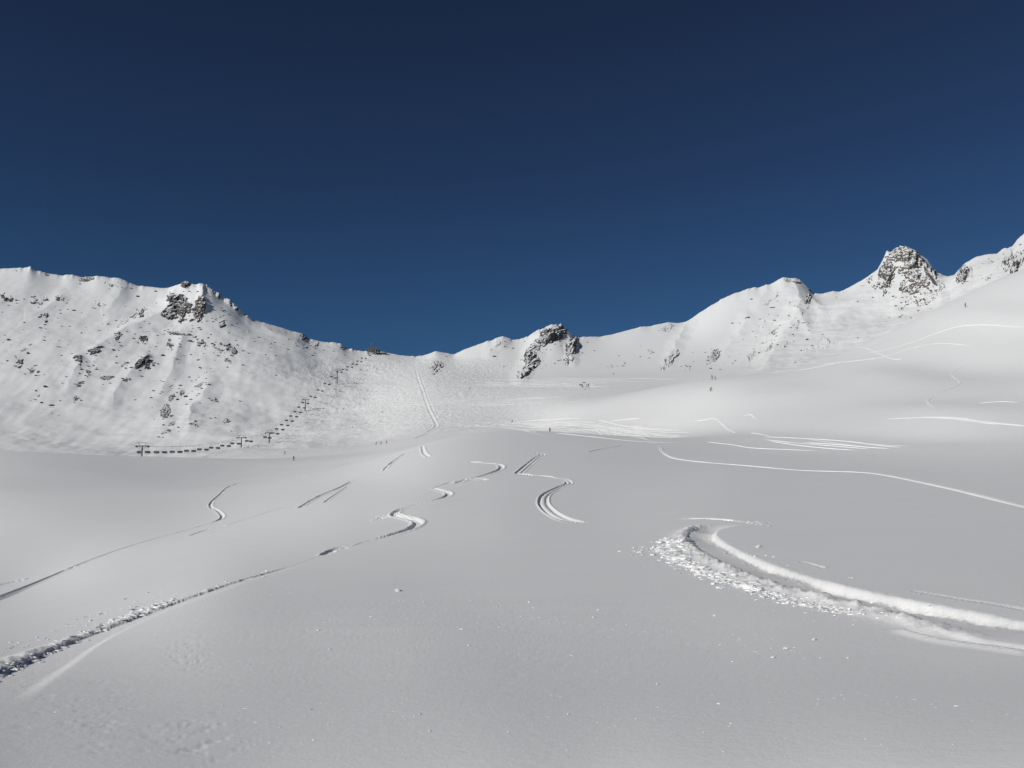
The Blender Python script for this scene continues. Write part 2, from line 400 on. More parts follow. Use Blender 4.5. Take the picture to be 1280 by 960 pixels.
# clumpy furrow at lower left
track([(-45,885),(-10,864),(40,838),(100,806),(160,780),(215,758),(265,740),(300,728),(340,716),(372,706)],
      w=0.36, dep=0.024, berm=0.045, side=1, clump=0.7, white=0.25, spray=0.35, taper=0.35)
track([(365,708),(385,701),(404,694)], w=0.06, dep=0.008, berm=0.008, white=0.2)
track([(440,683),(452,679),(466,675)], w=0.09, dep=0.03, berm=0.02, white=0.2)
track([(290,655),(345,637),(395,622),(440,602),(480,584),(510,566)], w=0.22, dep=0.09, berm=0.05, white=0.15)
track([(312,601),(335,594),(365,590)], w=0.2, dep=0.06, berm=0.05, white=0.2)
# lines in the hollow on the left
track([(-30,757),(30,735),(80,714),(130,694),(200,672),(250,658),(272,651),(278,645),(272,638),(264,634),(265,627),(278,615),(295,605),(315,600)], w=0.2, dep=0.14, berm=0.05, white=0.1)
track([(236,670),(262,661),(285,656),(310,648),(345,637),(368,630)], w=0.18, dep=0.08, berm=0.04, white=0.1)
track([(-30,738),(20,727),(70,715),(118,704)], w=0.22, dep=0.12, berm=0.05, white=0.1)
track([(374,635),(396,622),(420,612),(441,601)], w=0.25, dep=0.09, berm=0.07, white=0.35)
track([(406,628),(420,618),(436,607)], w=0.2, dep=0.07, berm=0.05, white=0.2)
track([(480,588),(490,578),(508,566)], w=0.3, dep=0.12, berm=0.1, white=0.35)
track([(528,558),(530,566),(536,571)], w=0.3, dep=0.12, berm=0.1, white=0.5)
track([(365,597),(400,590),(438,578)], w=0.5, dep=0.1, berm=0.1, white=0.4)
# winding track in the middle
track([(404,694),(418,687),(432,683),(446,681)], w=0.14, dep=0.05, berm=0.04, side=1, clump=0.5, white=0.35)
track([(464,675),(486,670),(506,664),(519,658),(522,652),(508,647),(494,644),(498,638),(520,631),(545,625),(559,620),(560,616),(548,612),(541,610)],
      w=0.2, dep=0.09, berm=0.06, side=0, clump=0.5, white=0.55, spray=0.0)
track([(470,650),(484,646),(500,643)], w=0.22, dep=0.03, berm=0.05, side=1, clump=0.5, white=0.6, spray=0.4)
track([(541,610),(552,607),(570,602),(592,598),(612,592),(626,586),(624,581),(604,579),(592,577),(583,579)], w=0.26, dep=0.11, berm=0.09, side=0, clump=0.4, white=0.6)
track([(570,604),(588,599),(610,600)], w=0.28, dep=0.08, berm=0.12, clump=0.5, white=0.6)
# second winding pair
track([(736,654),(716,652),(700,647),(686,638),(679,628),(683,618),(700,609),(711,604),(704,599),(682,596),(650,593)], w=0.10, dep=0.07, berm=0.05, white=0.5, twin=0.34)
track([(648,592),(658,583),(670,573),(678,568),(668,566),(652,566)], w=0.15, dep=0.09, berm=0.06, white=0.45, twin=0.5)
# long traverse on the right
TRAV = [([(846,650),(870,648),(900,649.5),(930,652)], .05, .035), ([(825,556),(828,564),(840,572),(870,577),(930,582),(1000,588),(1080,591)], .24, .12), ([(940,583),(1000,588),(1080,591),(1150,603),(1220,619),(1330,647),(1430,676)], .13, .075),
    ([(648,592),(665,594),(685,596),(706,600)], .16, .08), ([(588,577),(604,579),(618,580),(627,584)], .18, .1), ([(498,643),(506,646),(517,650)], .12, .06), ([(543,611),(552,613),(561,617)], .15, .07)]
track([(736,565),(755,561),(780,557)], w=0.3, dep=0.12, berm=0.06, white=0.1)
# far tracks: low ridges of pushed snow, built further down
RIB = []; BRAID = []; BRAID2 = []
for pts, w_ in [([(880,552),(915,556),(940,560),(985,562),(1036,564)], .5), ([(938,541),(952,543),(966,546)], .6), ([(945,546),(1000,548),(1060,552),(1140,560)], .45),
    ([(950,549),(1010,555),(1060,559),(1100,562)], .4), ([(990,547),(1040,550),(1090,555),(1150,558)], .35), ([(1000,553),(1050,556),(1120,561)], .35),
    ([(960,551),(1000,557),(1040,561),(1080,563)],.35), ([(1010,549),(1060,556),(1100,560)],.3),
    ([(862,527),(880,525),(893,523),(901,528),(910,536),(920,541),(932,541)], .6), ([(902,530),(908,533),(916,539)], .4),
    ([(1140,521),(1190,522),(1230,527),(1300,534)], .5), ([(1100,524),(1160,522),(1210,526),(1260,532)], .3),
    ([(1018,457),(1060,452),(1100,447),(1140,435),(1175,429),(1226,433)], .7), ([(1226,433),(1208,452),(1190,467),(1200,479),(1178,490),(1160,500),(1170,510),(1206,508)], .6),
    ([(1060,447),(1120,434),(1180,413),(1220,406),(1300,409)], .75), ([(960,466),(1010,461),(1060,450)], .5), ([(1010,455),(1090,438),(1150,424),(1190,410),(1290,403)], .35),
    ([(930,520),(938,518),(945,523)], .5), ([(1225,504),(1250,502),(1275,503)],.5)]:
    RIB.append((pts, w_*0.42, 0.12))
rt = random.Random(4)
for i in range(70):      # criss-cross on the run behind the knoll
    x0_ = rt.uniform(600, 800); y0_ = rt.uniform(524, 534)+ (x0_-600)*0.05
    x1_ = x0_+rt.uniform(30, 110); y1_ = y0_+rt.uniform(-1, 11); x1_ = min(x1_, 872)
    if i % 3 == 2: x0_ -= 60; y0_ -= 3
    BRAID.append(([(x0_, y0_), ((x0_+x1_)/2, (y0_+y1_)/2+rt.uniform(-2.5, 2.5)), (x1_, y1_)], rt.uniform(.15, .35), rt.uniform(.04, .10)))
for pts in [[(725,537),(745,531),(765,526),(806,522)], [(745,524),(770,530),(800,535),(842,535)], [(690,541),(740,546),(800,552),(868,554)], [(700,539),(750,540),(800,547),(860,552)], [(560,537),(620,531),(690,533)], [(540,545),(600,533),(660,526),(740,524)]]:
    RIB.append((pts, 0.45, 0.14))
# broad rut down the saddle and the cat track across
track([(519,461),(523,475),(529,492),(536,512),(543,526),(545,533),(534,541),(520,548)], w=1.1, dep=0.22, berm=0.18, white=0.1, step=4)
track([(524,466),(531,486),(539,508),(547,524)], w=0.8, dep=0.16, berm=0.12, white=0.1, step=4)
RIB.append(([(590,478),(650,474),(720,473),(800,473),(860,474)], 0.9, 0.2))
for i in range(22):
    x0_ = rt.uniform(560, 700); y0_ = rt.uniform(474, 484)
    BRAID2.append((([(x0_-90, y0_+26), (x0_-40, y0_+24+rt.uniform(-3, 3)), (x0_+10, y0_+20)]), 0.5, 0.09)) if i % 2 else None
    BRAID2.append(([(x0_, y0_), (x0_+40, y0_+rt.uniform(-1, 2)), (x0_+rt.uniform(60, 120), y0_+rt.uniform(-2, 3))], 0.6, 0.15))
# mogulled snow
mog = np.zeros_like(Z)
far1 = (R[:, None] > 480)
mog = far1*sstep(345, 400, PXg)*(1-0.55*sstep(600, 680, PXg))*(1-sstep(700, 860, PXg))*(1-sstep(600, 700, PXg)*(1-sstep(472, 480, PYg)))*sstep(443, 450, PYg)*(1-sstep(530, 552, PYg))
mog = np.maximum(mog, far1*0.55*sstep(230, 330, PXg)*(1-sstep(560, 640, PXg))*sstep(520, 545, PYg)*(1-sstep(562, 575, PYg)))
mog = gsm(mog.astype(float), 5, 1)
vis = np.nonzero((R > 470) & (R < 1200))[0]; a_, b_ = vis[0], vis[-1]
mg = fbm(X[a_:b_]/5.2+0.7*perlin(X[a_:b_]/16, Y[a_:b_]/16, 92), Y[a_:b_]/9.0, 2, 91)
Z[a_:b_] += 0.38*mog[a_:b_]*mg*(0.5+0.8*sstep(-.4, .5, perlin(X[a_:b_]/40, Y[a_:b_]/60, 93)))
T = Z/R[:, None]

# ------------------------------------------------------------------ materials
def mat(name):
    m_ = bpy.data.materials.new(name); m_.use_nodes = True
    return m_, m_.node_tree, m_.node_tree.nodes['Principled BSDF']
def N(nt_, typ, **kw):
    n_ = nt_.nodes.new(typ)
    for k_, v_ in kw.items(): setattr(n_, k_, v_)
    return n_
def noise_tex(nt_, scale, detail=4, rough=0.55, vec=None):
    n_ = N(nt_, 'ShaderNodeTexNoise'); n_.inputs['Scale'].default_value = scale; n_.inputs['Detail'].default_value = detail
    n_.inputs['Roughness'].default_value = rough
    if vec: nt_.links.new(vec, n_.inputs['Vector'])
    return n_
def mth(nt_, op, a, b=None, clamp=False):
    n_ = N(nt_, 'ShaderNodeMath', operation=op); n_.use_clamp = clamp
    for i_, v_ in enumerate((a, b)):
        if v_ is None: continue
        if isinstance(v_, (int, float)): n_.inputs[i_].default_value = v_
        else: nt_.links.new(v_, n_.inputs[i_])
    return n_.outputs[0]

SNOW, snt, sb = mat('snow')
geo = N(snt, 'ShaderNodeNewGeometry')
att = N(snt, 'ShaderNodeAttribute', attribute_name='churned')
mg_ = N(snt, 'ShaderNodeAttribute', attribute_name='bumps')
nr_ = N(snt, 'ShaderNodeAttribute', attribute_name='grain')
n1 = noise_tex(snt, 0.35, 5, 0.6, geo.outputs['Position'])
n2 = noise_tex(snt, 14.0, 6, 0.7, geo.outputs['Position'])
n3 = noise_tex(snt, 130.0, 3, 0.7, geo.outputs['Position'])
n4 = noise_tex(snt, 0.33, 5, 0.65, geo.outputs['Position'])
mixc = N(snt, 'ShaderNodeMix', data_type='RGBA')
mixc.inputs['A'].default_value = (0.765, 0.775, 0.785, 1); mixc.inputs['B'].default_value = (0.93, 0.93, 0.925, 1)
fac = mth(snt, 'ADD', mth(snt, 'MULTIPLY', att.outputs['Fac'], 0.9), mth(snt, 'MULTIPLY', mth(snt, 'SUBTRACT', n1.outputs['Fac'], 0.35), 0.35), True)
snt.links.new(fac, mixc.inputs['Factor']); snt.links.new(mixc.outputs['Result'], sb.inputs['Base Color'])
sb.inputs['Roughness'].default_value = 0.62; sb.inputs['Specular IOR Level'].default_value = 0.18
hgt = mth(snt, 'ADD', mth(snt, 'MULTIPLY', mth(snt, 'MULTIPLY', n2.outputs['Fac'], nr_.outputs['Fac']), 0.0045),
          mth(snt, 'MULTIPLY', mth(snt, 'MULTIPLY', n3.outputs['Fac'], nr_.outputs['Fac']), 0.0012))
hgt = mth(snt, 'ADD', hgt, mth(snt, 'MULTIPLY', mth(snt, 'MULTIPLY', n4.outputs['Fac'], mg_.outputs['Fac']), 1.2))
hgt = mth(snt, 'ADD', hgt, mth(snt, 'MULTIPLY', mth(snt, 'MULTIPLY', n2.outputs['Fac'], att.outputs['Fac']), 0.03))
bmp = N(snt, 'ShaderNodeBump'); bmp.inputs['Strength'].default_value = 0.8; bmp.inputs['Distance'].default_value = 1.0
snt.links.new(hgt, bmp.inputs['Height']); snt.links.new(bmp.outputs['Normal'], sb.inputs['Normal'])

def rock_mat(name, c1, c2, snowz):
    m_, t_, b_ = mat(name)
    g_ = N(t_, 'ShaderNodeNewGeometry')
    a1 = noise_tex(t_, 0.35, 8, 0.7, g_.outputs['Position']); a2 = noise_tex(t_, 0.9, 6, 0.7, g_.outputs['Position'])
    rp = N(t_, 'ShaderNodeValToRGB'); t_.links.new(a1.outputs['Fac'], rp.inputs['Fac'])
    rp.color_ramp.elements[0].position = .35; rp.color_ramp.elements[0].color = (*c1, 1)
    rp.color_ramp.elements[1].position = .68; rp.color_ramp.elements[1].color = (*c2, 1)
    sx_ = N(t_, 'ShaderNodeSeparateXYZ'); t_.links.new(g_.outputs['Normal'], sx_.inputs[0])
    v = mth(t_, 'ADD', sx_.outputs['Z'], mth(t_, 'MULTIPLY', mth(t_, 'SUBTRACT', a2.outputs['Fac'], 0.5), 0.55))
    v = mth(t_, 'MULTIPLY', mth(t_, 'SUBTRACT', v, snowz), 14, True)
    mx = N(t_, 'ShaderNodeMix', data_type='RGBA'); t_.links.new(v, mx.inputs['Factor'])
    t_.links.new(rp.outputs[0], mx.inputs['A']); mx.inputs['B'].default_value = (0.78, 0.79, 0.80, 1)
    t_.links.new(mx.outputs['Result'], b_.inputs['Base Color']); b_.inputs['Roughness'].default_value = 0.85
    b_.inputs['Specular IOR Level'].default_value = 0.2
    bp = N(t_, 'ShaderNodeBump'); bp.inputs['Strength'].default_value = 0.7; bp.inputs['Distance'].default_value = 1.0
    t_.links.new(a2.outputs['Fac'], bp.inputs['Height']); t_.links.new(bp.outputs['Normal'], b_.inputs['Normal'])
    return m_
ROCK = rock_mat('grey_rock', (0.035, 0.036, 0.04), (0.15, 0.14, 0.13), 0.72)
ROCKB = rock_mat('brown_rock', (0.05, 0.045, 0.04), (0.19, 0.17, 0.14), 0.62)
BARE = rock_mat('bare_dark_rock', (0.04, 0.04, 0.043), (0.16, 0.15, 0.14), 0.80)

def plain(name, col, rough=0.5, metal=0.0, var=0.25, scale=3):
    m_, t_, b_ = mat(name)
    n_ = noise_tex(t_, scale, 4); mx = N(t_, 'ShaderNodeMix', data_type='RGBA')
    mx.inputs['A'].default_value = (*[c*(1-var) for c in col], 1); mx.inputs['B'].default_value = (*[min(1, c*(1+var)) for c in col], 1)
    tc = N(t_, 'ShaderNodeTexCoord'); t_.links.new(tc.outputs['Object'], n_.inputs['Vector'])
    t_.links.new(n_.outputs['Fac'], mx.inputs['Factor']); t_.links.new(mx.outputs['Result'], b_.inputs['Base Color'])
    b_.inputs['Roughness'].default_value = rough; b_.inputs['Metallic'].default_value = metal
    return m_
STEEL = plain('galvanised_steel', (0.10, 0.105, 0.115), 0.5, 0.3)
DARK = plain('dark_plastic', (0.06, 0.063, 0.07), 0.5)
ROPE = plain('steel_rope', (0.12, 0.12, 0.12), 0.5, 0.5)
CONC = plain('concrete', (0.34, 0.32, 0.29), 0.9, 0, 0.3, 0.6)
WOODM = plain('weathered_timber', (0.10, 0.07, 0.05), 0.8)
GLASS = plain('dark_glass', (0.05, 0.055, 0.065), 0.25)

# ------------------------------------------------------------------ terrain meshes
EZ = Z+EYE
def region_of():
    rr = R[:, None]*np.ones((1, NA))
    kk = np.exp(kr)                                    # index k+2 for knot k
    px = PXg
    reg = np.zeros((NR, NA), int)                      # 0 ground
    split = np.where(azq < ray(520, 560)[0], kk[10], kk[9])     # hidden dip behind the knoll / the left brow
    b = rr > split[None, :]
    pistem = (px > 318) & (px < 800) & (rr < kk[13][None, :])
    left = px <= 318+ (rr-600)*0.33
    reg[b & pistem] = 1
    reg[b & left] = 2
    reg[b & ~pistem & ~left] = 3
    hill = (px > 800) & (rr > kk[9][None, :]) & (rr <= kk[12][None, :])
    reg[hill] = 4
    return reg
reg = region_of()
fr = reg[:-1, :-1]
verts_all = np.stack([X, Y, EZ], -1).reshape(-1, 3)
ids = np.arange(NR*NA).reshape(NR, NA)
grain = (1-sstep(18, 60, R[:, None]))*np.ones((1, NA))
def grid_mesh(name, mask):
    ii, kk_ = np.nonzero(mask)
    q = np.stack([ids[ii, kk_], ids[ii, kk_+1], ids[ii+1, kk_+1], ids[ii+1, kk_]], -1)
    # counter-clockwise seen from above: az grows clockwise
    q = q[:, [0, 3, 2, 1]]
    u, inv = np.unique(q.ravel(), return_inverse=True)
    me = bpy.data.meshes.new(name); nf = len(q)
    me.vertices.add(len(u)); me.vertices.foreach_set('co', verts_all[u].astype(np.float32).ravel())
    me.loops.add(nf*4); me.loops.foreach_set('vertex_index', inv.astype(np.int32).ravel())
    me.polygons.add(nf); me.polygons.foreach_set('loop_start', np.arange(0, nf*4, 4, dtype=np.int32))
    me.polygons.foreach_set('use_smooth', np.ones(nf, bool))
    for an, src in (('churned', disturb), ('bumps', mog), ('grain', grain)):
        at_ = me.attributes.new(an, 'FLOAT', 'POINT'); at_.data.foreach_set('value', src.ravel()[u].astype(np.float32))
    me.update(calc_edges=True); me.materials.append(SNOW)
    o = bpy.data.objects.new(name, me); C.objects.link(o); tag(o, kind='structure')
    return o
for nm, k in (('ground', 0), ('ski_run', 1), ('mountain', 2), ('mountain', 3), ('snow_hill', 4)):
    grid_mesh(nm, fr == k)
# close the seam behind (az = +-pi) is one coincident edge; cap the hole under the camera
me = bpy.data.meshes.new('ground_cap')
ring = [tuple(verts_all[i]) for i in ids[0, :-1]]
me.from_pydata(ring+[(0, 0, 0.0)], [], [(i, len(ring), (i+1) % len(ring)) for i in range(len(ring))])
me.materials.append(SNOW); oc = bpy.data.objects.new('ground', me); C.objects.link(oc); tag(oc, kind='structure')

# ------------------------------------------------------------------ far ski tracks as low double ridges of pushed snow
def ribbon(pts, w, h_, acc=None):
    line = catmull([hit(*p)[:2] for p in pts], 0.9)
    d_ = np.gradient(line, axis=0); L = np.hypot(d_[:, 0], d_[:, 1])+1e-9; nx = -d_[:, 1]/L; ny = d_[:, 0]/L
    offs = np.array([-2.2, -1.5, -1.0, -.55, 0, .55, 1.0, 1.5, 2.2]); prof = np.array([-.35, .45, 1, .4, .12, .4, 1, .45, -.35])
    k = len(line); u = np.cumsum(L); tot = u[-1]
    fd = sstep(0, 0.15*tot, u)*sstep(0, 0.15*tot, tot-u)
    fd = fd*(1 if w < .3 and len(pts) > 5 else 1)*(0.62+0.38*sstep(-0.35, 0.25, fbm(u/22, u*0+w*77+line[0, 0]*.1, 2, 15)))
    wv = w*(0.75+0.45*fbm(u/9, u*0+w*31, 2, 5))*(0.4+0.6*fd)
    px_ = line[:, 0][:, None]+nx[:, None]*offs[None]*wv[:, None]; py_ = line[:, 1][:, None]+ny[:, None]*offs[None]*wv[:, None]
    gz = ground_z(px_.ravel(), py_.ravel()).reshape(px_.shape)
    hh = h_*(0.7+0.5*fbm(px_/1.7, py_/1.7, 2, 6))
    z_ = gz+np.where(prof < 0, -0.35, prof*hh*fd[:, None]+0.015-(1-fd[:, None])*0.06)
    n_ = len(offs); I = np.arange(k*n_).reshape(k, n_)
    q = np.stack([I[:-1, :-1], I[1:, :-1], I[1:, 1:], I[:-1, 1:]], -1).reshape(-1, 4)
    q = q[:, ::-1]
    if acc is not None:
        b0 = sum(len(v) for v in acc[0]); acc[0].append(np.stack([px_, py_, z_], -1).reshape(-1, 3)); acc[1].append(q+b0); return
    emit(np.stack([px_, py_, z_], -1).reshape(-1, 3), q)
def emit(vv, q):
    me = bpy.data.meshes.new('ski_track'); me.from_pydata(vv.tolist(), [], q.tolist())
    at_ = me.attributes.new('churned', 'FLOAT', 'POINT'); at_.data.foreach_set('value', np.full(len(vv), 0.35, np.float32))
    me.polygons.foreach_set('use_smooth', [True]*len(q)); me.update(); me.materials.append(SNOW)
    o = bpy.data.objects.new('ski_track', me); C.objects.link(o); tag(o, kind='structure')
for a in RIB: ribbon(*a)
for a in TRAV: ribbon(*a)
for L_ in (BRAID, BRAID2):
    acc = ([], [])
    for a in L_: ribbon(*a, acc=acc)
    emit(np.concatenate(acc[0]), np.concatenate(acc[1]))

# ------------------------------------------------------------------ rock outcrops
def raw_pos(az, r):
    x = r*np.sin(az); y = r*np.cos(az)
    return x, y, ground_z(x, y).reshape(x.shape)
def outcrop(name, label, px, py, w, h, ang=0.0, amp=None, cov=0.15, seed=1, mat_=None, cat='rock outcrop', group=None, wl=None, strata=0.0, res=0.42, over=0.0):
    """one crag poking through the snow: centre and size in image pixels, real relief in metres"""
    ca, sa_ = math.cos(math.radians(ang)), math.sin(math.radians(ang))
    ext_x = 1.25*math.hypot(w/2*ca, h/2*sa_); ext_y = 1.25*math.hypot(w/2*sa_, h/2*ca)
    _, _, r0 = hit(px, py); _, _, rb = hit(px, py+ext_y); _, _, rt_ = hit(px, py-ext_y)
    if rt_ < rb+2: rt_ = rb+8
    rb -= 1.0; rt_ += 2.0+over
    m_px = r0/FPX; amp = amp or max(0.9, 0.16*min(w, h)*m_px)
    wl = wl or max(1.5, (0.33 if max(w, h) > 34 else 0.24)*max(w, h)*m_px)
    az0 = float(ray(px-ext_x, py)[0]); az1 = float(ray(px+ext_x, py)[0])
    na = int(np.clip(2*ext_x/res, 12, 300)); nr = int(np.clip((rt_-rb)/max(0.3, m_px*res*1.3), 12, 330))
    A = np.linspace(az0, az1, na)[None, :]*np.ones((nr, 1)); RR = np.linspace(rb, rt_, nr)[:, None]*np.ones((1, na))
    x, y, z = raw_pos(A, RR)
    qx, qy = proj(A, (z-EYE)/RR)
    dx = qx-px; dy = qy-py
    lx = (dx*ca-dy*sa_)/(w/2); ly = (dx*sa_+dy*ca)/(h/2)      # ang counter-clockwise in the picture
    rho = np.sqrt(lx*lx+ly*ly)
    # terrain normal of the place
    P = np.stack([x, y, z], -1)
    e1 = P[nr//2, -1]-P[nr//2, 0]; e2 = P[min(nr-1, int(nr*.8)), na//2]-P[int(nr*.2), na//2]
    nn = np.cross(e1, e2); nn /= np.linalg.norm(nn)
    if nn[2] < 0: nn = -nn
    # frame along/across the strata, in metres
    s1 = (lx*w/2)*m_px; s2 = (ly*h/2)*m_px
    f1 = fbm(s1/wl/(1+strata)+seed*3.1, s2/wl*(1+0.6*strata)+seed*1.7, 5, seed*13, True)
    f2 = fbm(s1/wl*2.3+seed, s2/wl*2.3, 4, seed*7+5)
    f3 = fbm(s1/wl*0.6-seed, s2/wl*0.6+seed, 2, seed*5+2)
    dd = 0.55*f1+0.55*f2+0.75*f3+cov-0.12-np.clip(rho, 0, 1.5)**3*0.55
    st_ = np.floor(dd*5)/5+np.clip((dd*5-np.floor(dd*5))*2.2-0.6, 0, 1)/5
    dd = amp*(0.35*dd+0.65*st_)
    dd = np.clip(dd, -amp*0.7, None)
    dd -= sstep(1.0, 1.25, rho)*amp*0.6
    up = np.array([0, 0, 1.0]); n_ = nn*0.75+up*0.25
    jit = 0.25*amp*fbm(x/wl*3, y/wl*3, 3, seed*11)
    V = P+dd[..., None]*n_; V[..., 0] += jit*(dd > 0)
    # keep only where it comes near the surface
    keepv = rho < 1.25
    kf = keepv[:-1, :-1] | keepv[1:, :-1] | keepv[:-1, 1:] | keepv[1:, 1:]
    if not kf.any(): kf[:] = True
    sd = np.zeros_like(kf); mi = np.unravel_index(np.argmin(np.where(kf, rho[:-1, :-1], 99)), kf.shape); sd[mi] = True
    while True:                                        # one connected piece
        g2 = sd.copy(); g2[1:] |= sd[:-1]; g2[:-1] |= sd[1:]; g2[:, 1:] |= sd[:, :-1]; g2[:, :-1] |= sd[:, 1:]; g2 &= kf
        if g2.sum() == sd.sum(): break
        sd = g2
    kf = sd
    I = np.arange(nr*na).reshape(nr, na)
    ii, jj_ = np.nonzero(kf)
    q = np.stack([I[ii, jj_], I[ii, jj_+1], I[ii+1, jj_+1], I[ii+1, jj_]], -1)
    B = V-(amp*0.8+1.0)*n_
    nv = nr*na
    qb = q[:, ::-1]+nv
    # side walls on the border edges
    ed = {}
    e = np.concatenate([q[:, [0, 1]], q[:, [1, 2]], q[:, [2, 3]], q[:, [3, 0]]])
    key = np.minimum(e[:, 0], e[:, 1]).astype(np.int64)*10**7+np.maximum(e[:, 0], e[:, 1])
    _, idx_, cnt = np.unique(key, return_index=True, return_counts=True)
    be = e[idx_[cnt == 1]]
    qs = np.stack([be[:, 1], be[:, 0], be[:, 0]+nv, be[:, 1]+nv], -1)
    Q = np.concatenate([q, qb, qs]); VV = np.concatenate([V.reshape(-1, 3), B.reshape(-1, 3)])
    u, inv = np.unique(Q.ravel(), return_inverse=True)
    c0 = np.array([x[nr//2, na//2], y[nr//2, na//2], z[nr//2, na//2]])
    me = bpy.data.meshes.new(name); nf = len(Q)
    me.vertices.add(len(u)); me.vertices.foreach_set('co', (VV[u]-c0).astype(np.float32).ravel())
    me.loops.add(nf*4); me.loops.foreach_set('vertex_index', inv.astype(np.int32).ravel())
    me.polygons.add(nf); me.polygons.foreach_set('loop_start', np.arange(0, nf*4, 4, dtype=np.int32))
    me.update(calc_edges=True); me.materials.append(mat_ or ROCK)
    o = bpy.data.objects.new(name, me); C.objects.link(o); o.location = tuple(c0)
    tag(o, label, cat, group); return o

GL = 'rock outcrops on the left mountain face'; GC = 'rock outcrops around the saddle'; GR = 'rock outcrops on the right back mountains'
CR = [
 ('rocky_crag', 'broad dark crag crowning the left mountain, its west face jagged and snow streaked', 224, 384, 62, 46, 20, 9, .16, 11, ROCK, 'crag', None),
 ('rocky_crag', 'short pale rock rib standing in the middle of the left summit bowl', 249, 386, 34, 15, 75, 8, .25, 12, ROCKB, 'crag', None),
 ('rocky_crag', 'thin broken rock rim running down right from the left summit', 276, 368, 56, 11, -42, 4.5, .42, 13, ROCKB, 'crag', None),
 ('rocky_crag', 'small pointed rock tooth on top of the left summit crag', 232, 356, 14, 8, 20, 4, .42, 14, ROCK, 'crag', None),
 ('rocky_crag', 'dark central crag on the skyline with a snow cap and slanting rock ribs', 694, 416, 42, 24, 30, 8, .45, 15, ROCK, 'crag', None),
 ('rocky_crag', 'slanting dark rib below the left shoulder of the central crag', 672, 434, 48, 15, 48, 6, .42, 16, ROCK, 'crag', None),
 ('rocky_crag', 'steep dark buttress under the right shoulder of the central crag', 712, 440, 38, 15, 72, 6, .45, 17, ROCK, 'crag', None),
 ('rocky_crag', 'lowest rock band at the foot of the central crag', 661, 460, 38, 14, 38, 5, .35, 18, ROCK, 'crag', None),
 ('rocky_crag', 'rocky summit head of the tall peak on the right skyline', 1131, 328, 50, 38, -10, 10, .30, 19, ROCKB, 'crag', None),
 ('rocky_crag', 'steep mixed rock wall at the left edge of the tall right peak', 1109, 345, 50, 20, 78, 8, .38, 20, ROCK, 'crag', None),
 ('rocky_crag', 'brown rock face in the middle of the tall right peak', 1143, 354, 40, 26, 20, 8, .25, 21, ROCKB, 'crag', None),
 ('rocky_crag', 'lowest speckled rock band at the foot of the tall right peak', 1152, 372, 62, 22, 25, 6, .30, 22, ROCKB, 'crag', None),
 ('rocky_crag', 'sloping rock rib on the right flank of the tall right peak', 1166, 345, 40, 13, -55, 6, .32, 23, ROCK, 'crag', None),
 ('rocky_crag', 'rock patch on the skyline knob right of the tall peak gap', 1203, 343, 26, 15, 70, 5, .38, 24, ROCK, 'crag', None),
 ('rocky_crag', 'rocky ridge rib cut off by the right edge of the picture', 1268, 326, 38, 24, 50, 7, .42, 25, ROCK, 'crag', None),
]
for i, c in enumerate(CR):
    outcrop(c[0], c[1], c[2], c[3], c[4], c[5], c[6], c[7]*0.8, c[8], c[9], c[10], c[11], 'crags on the skyline summits', strata=0.8, over=12)
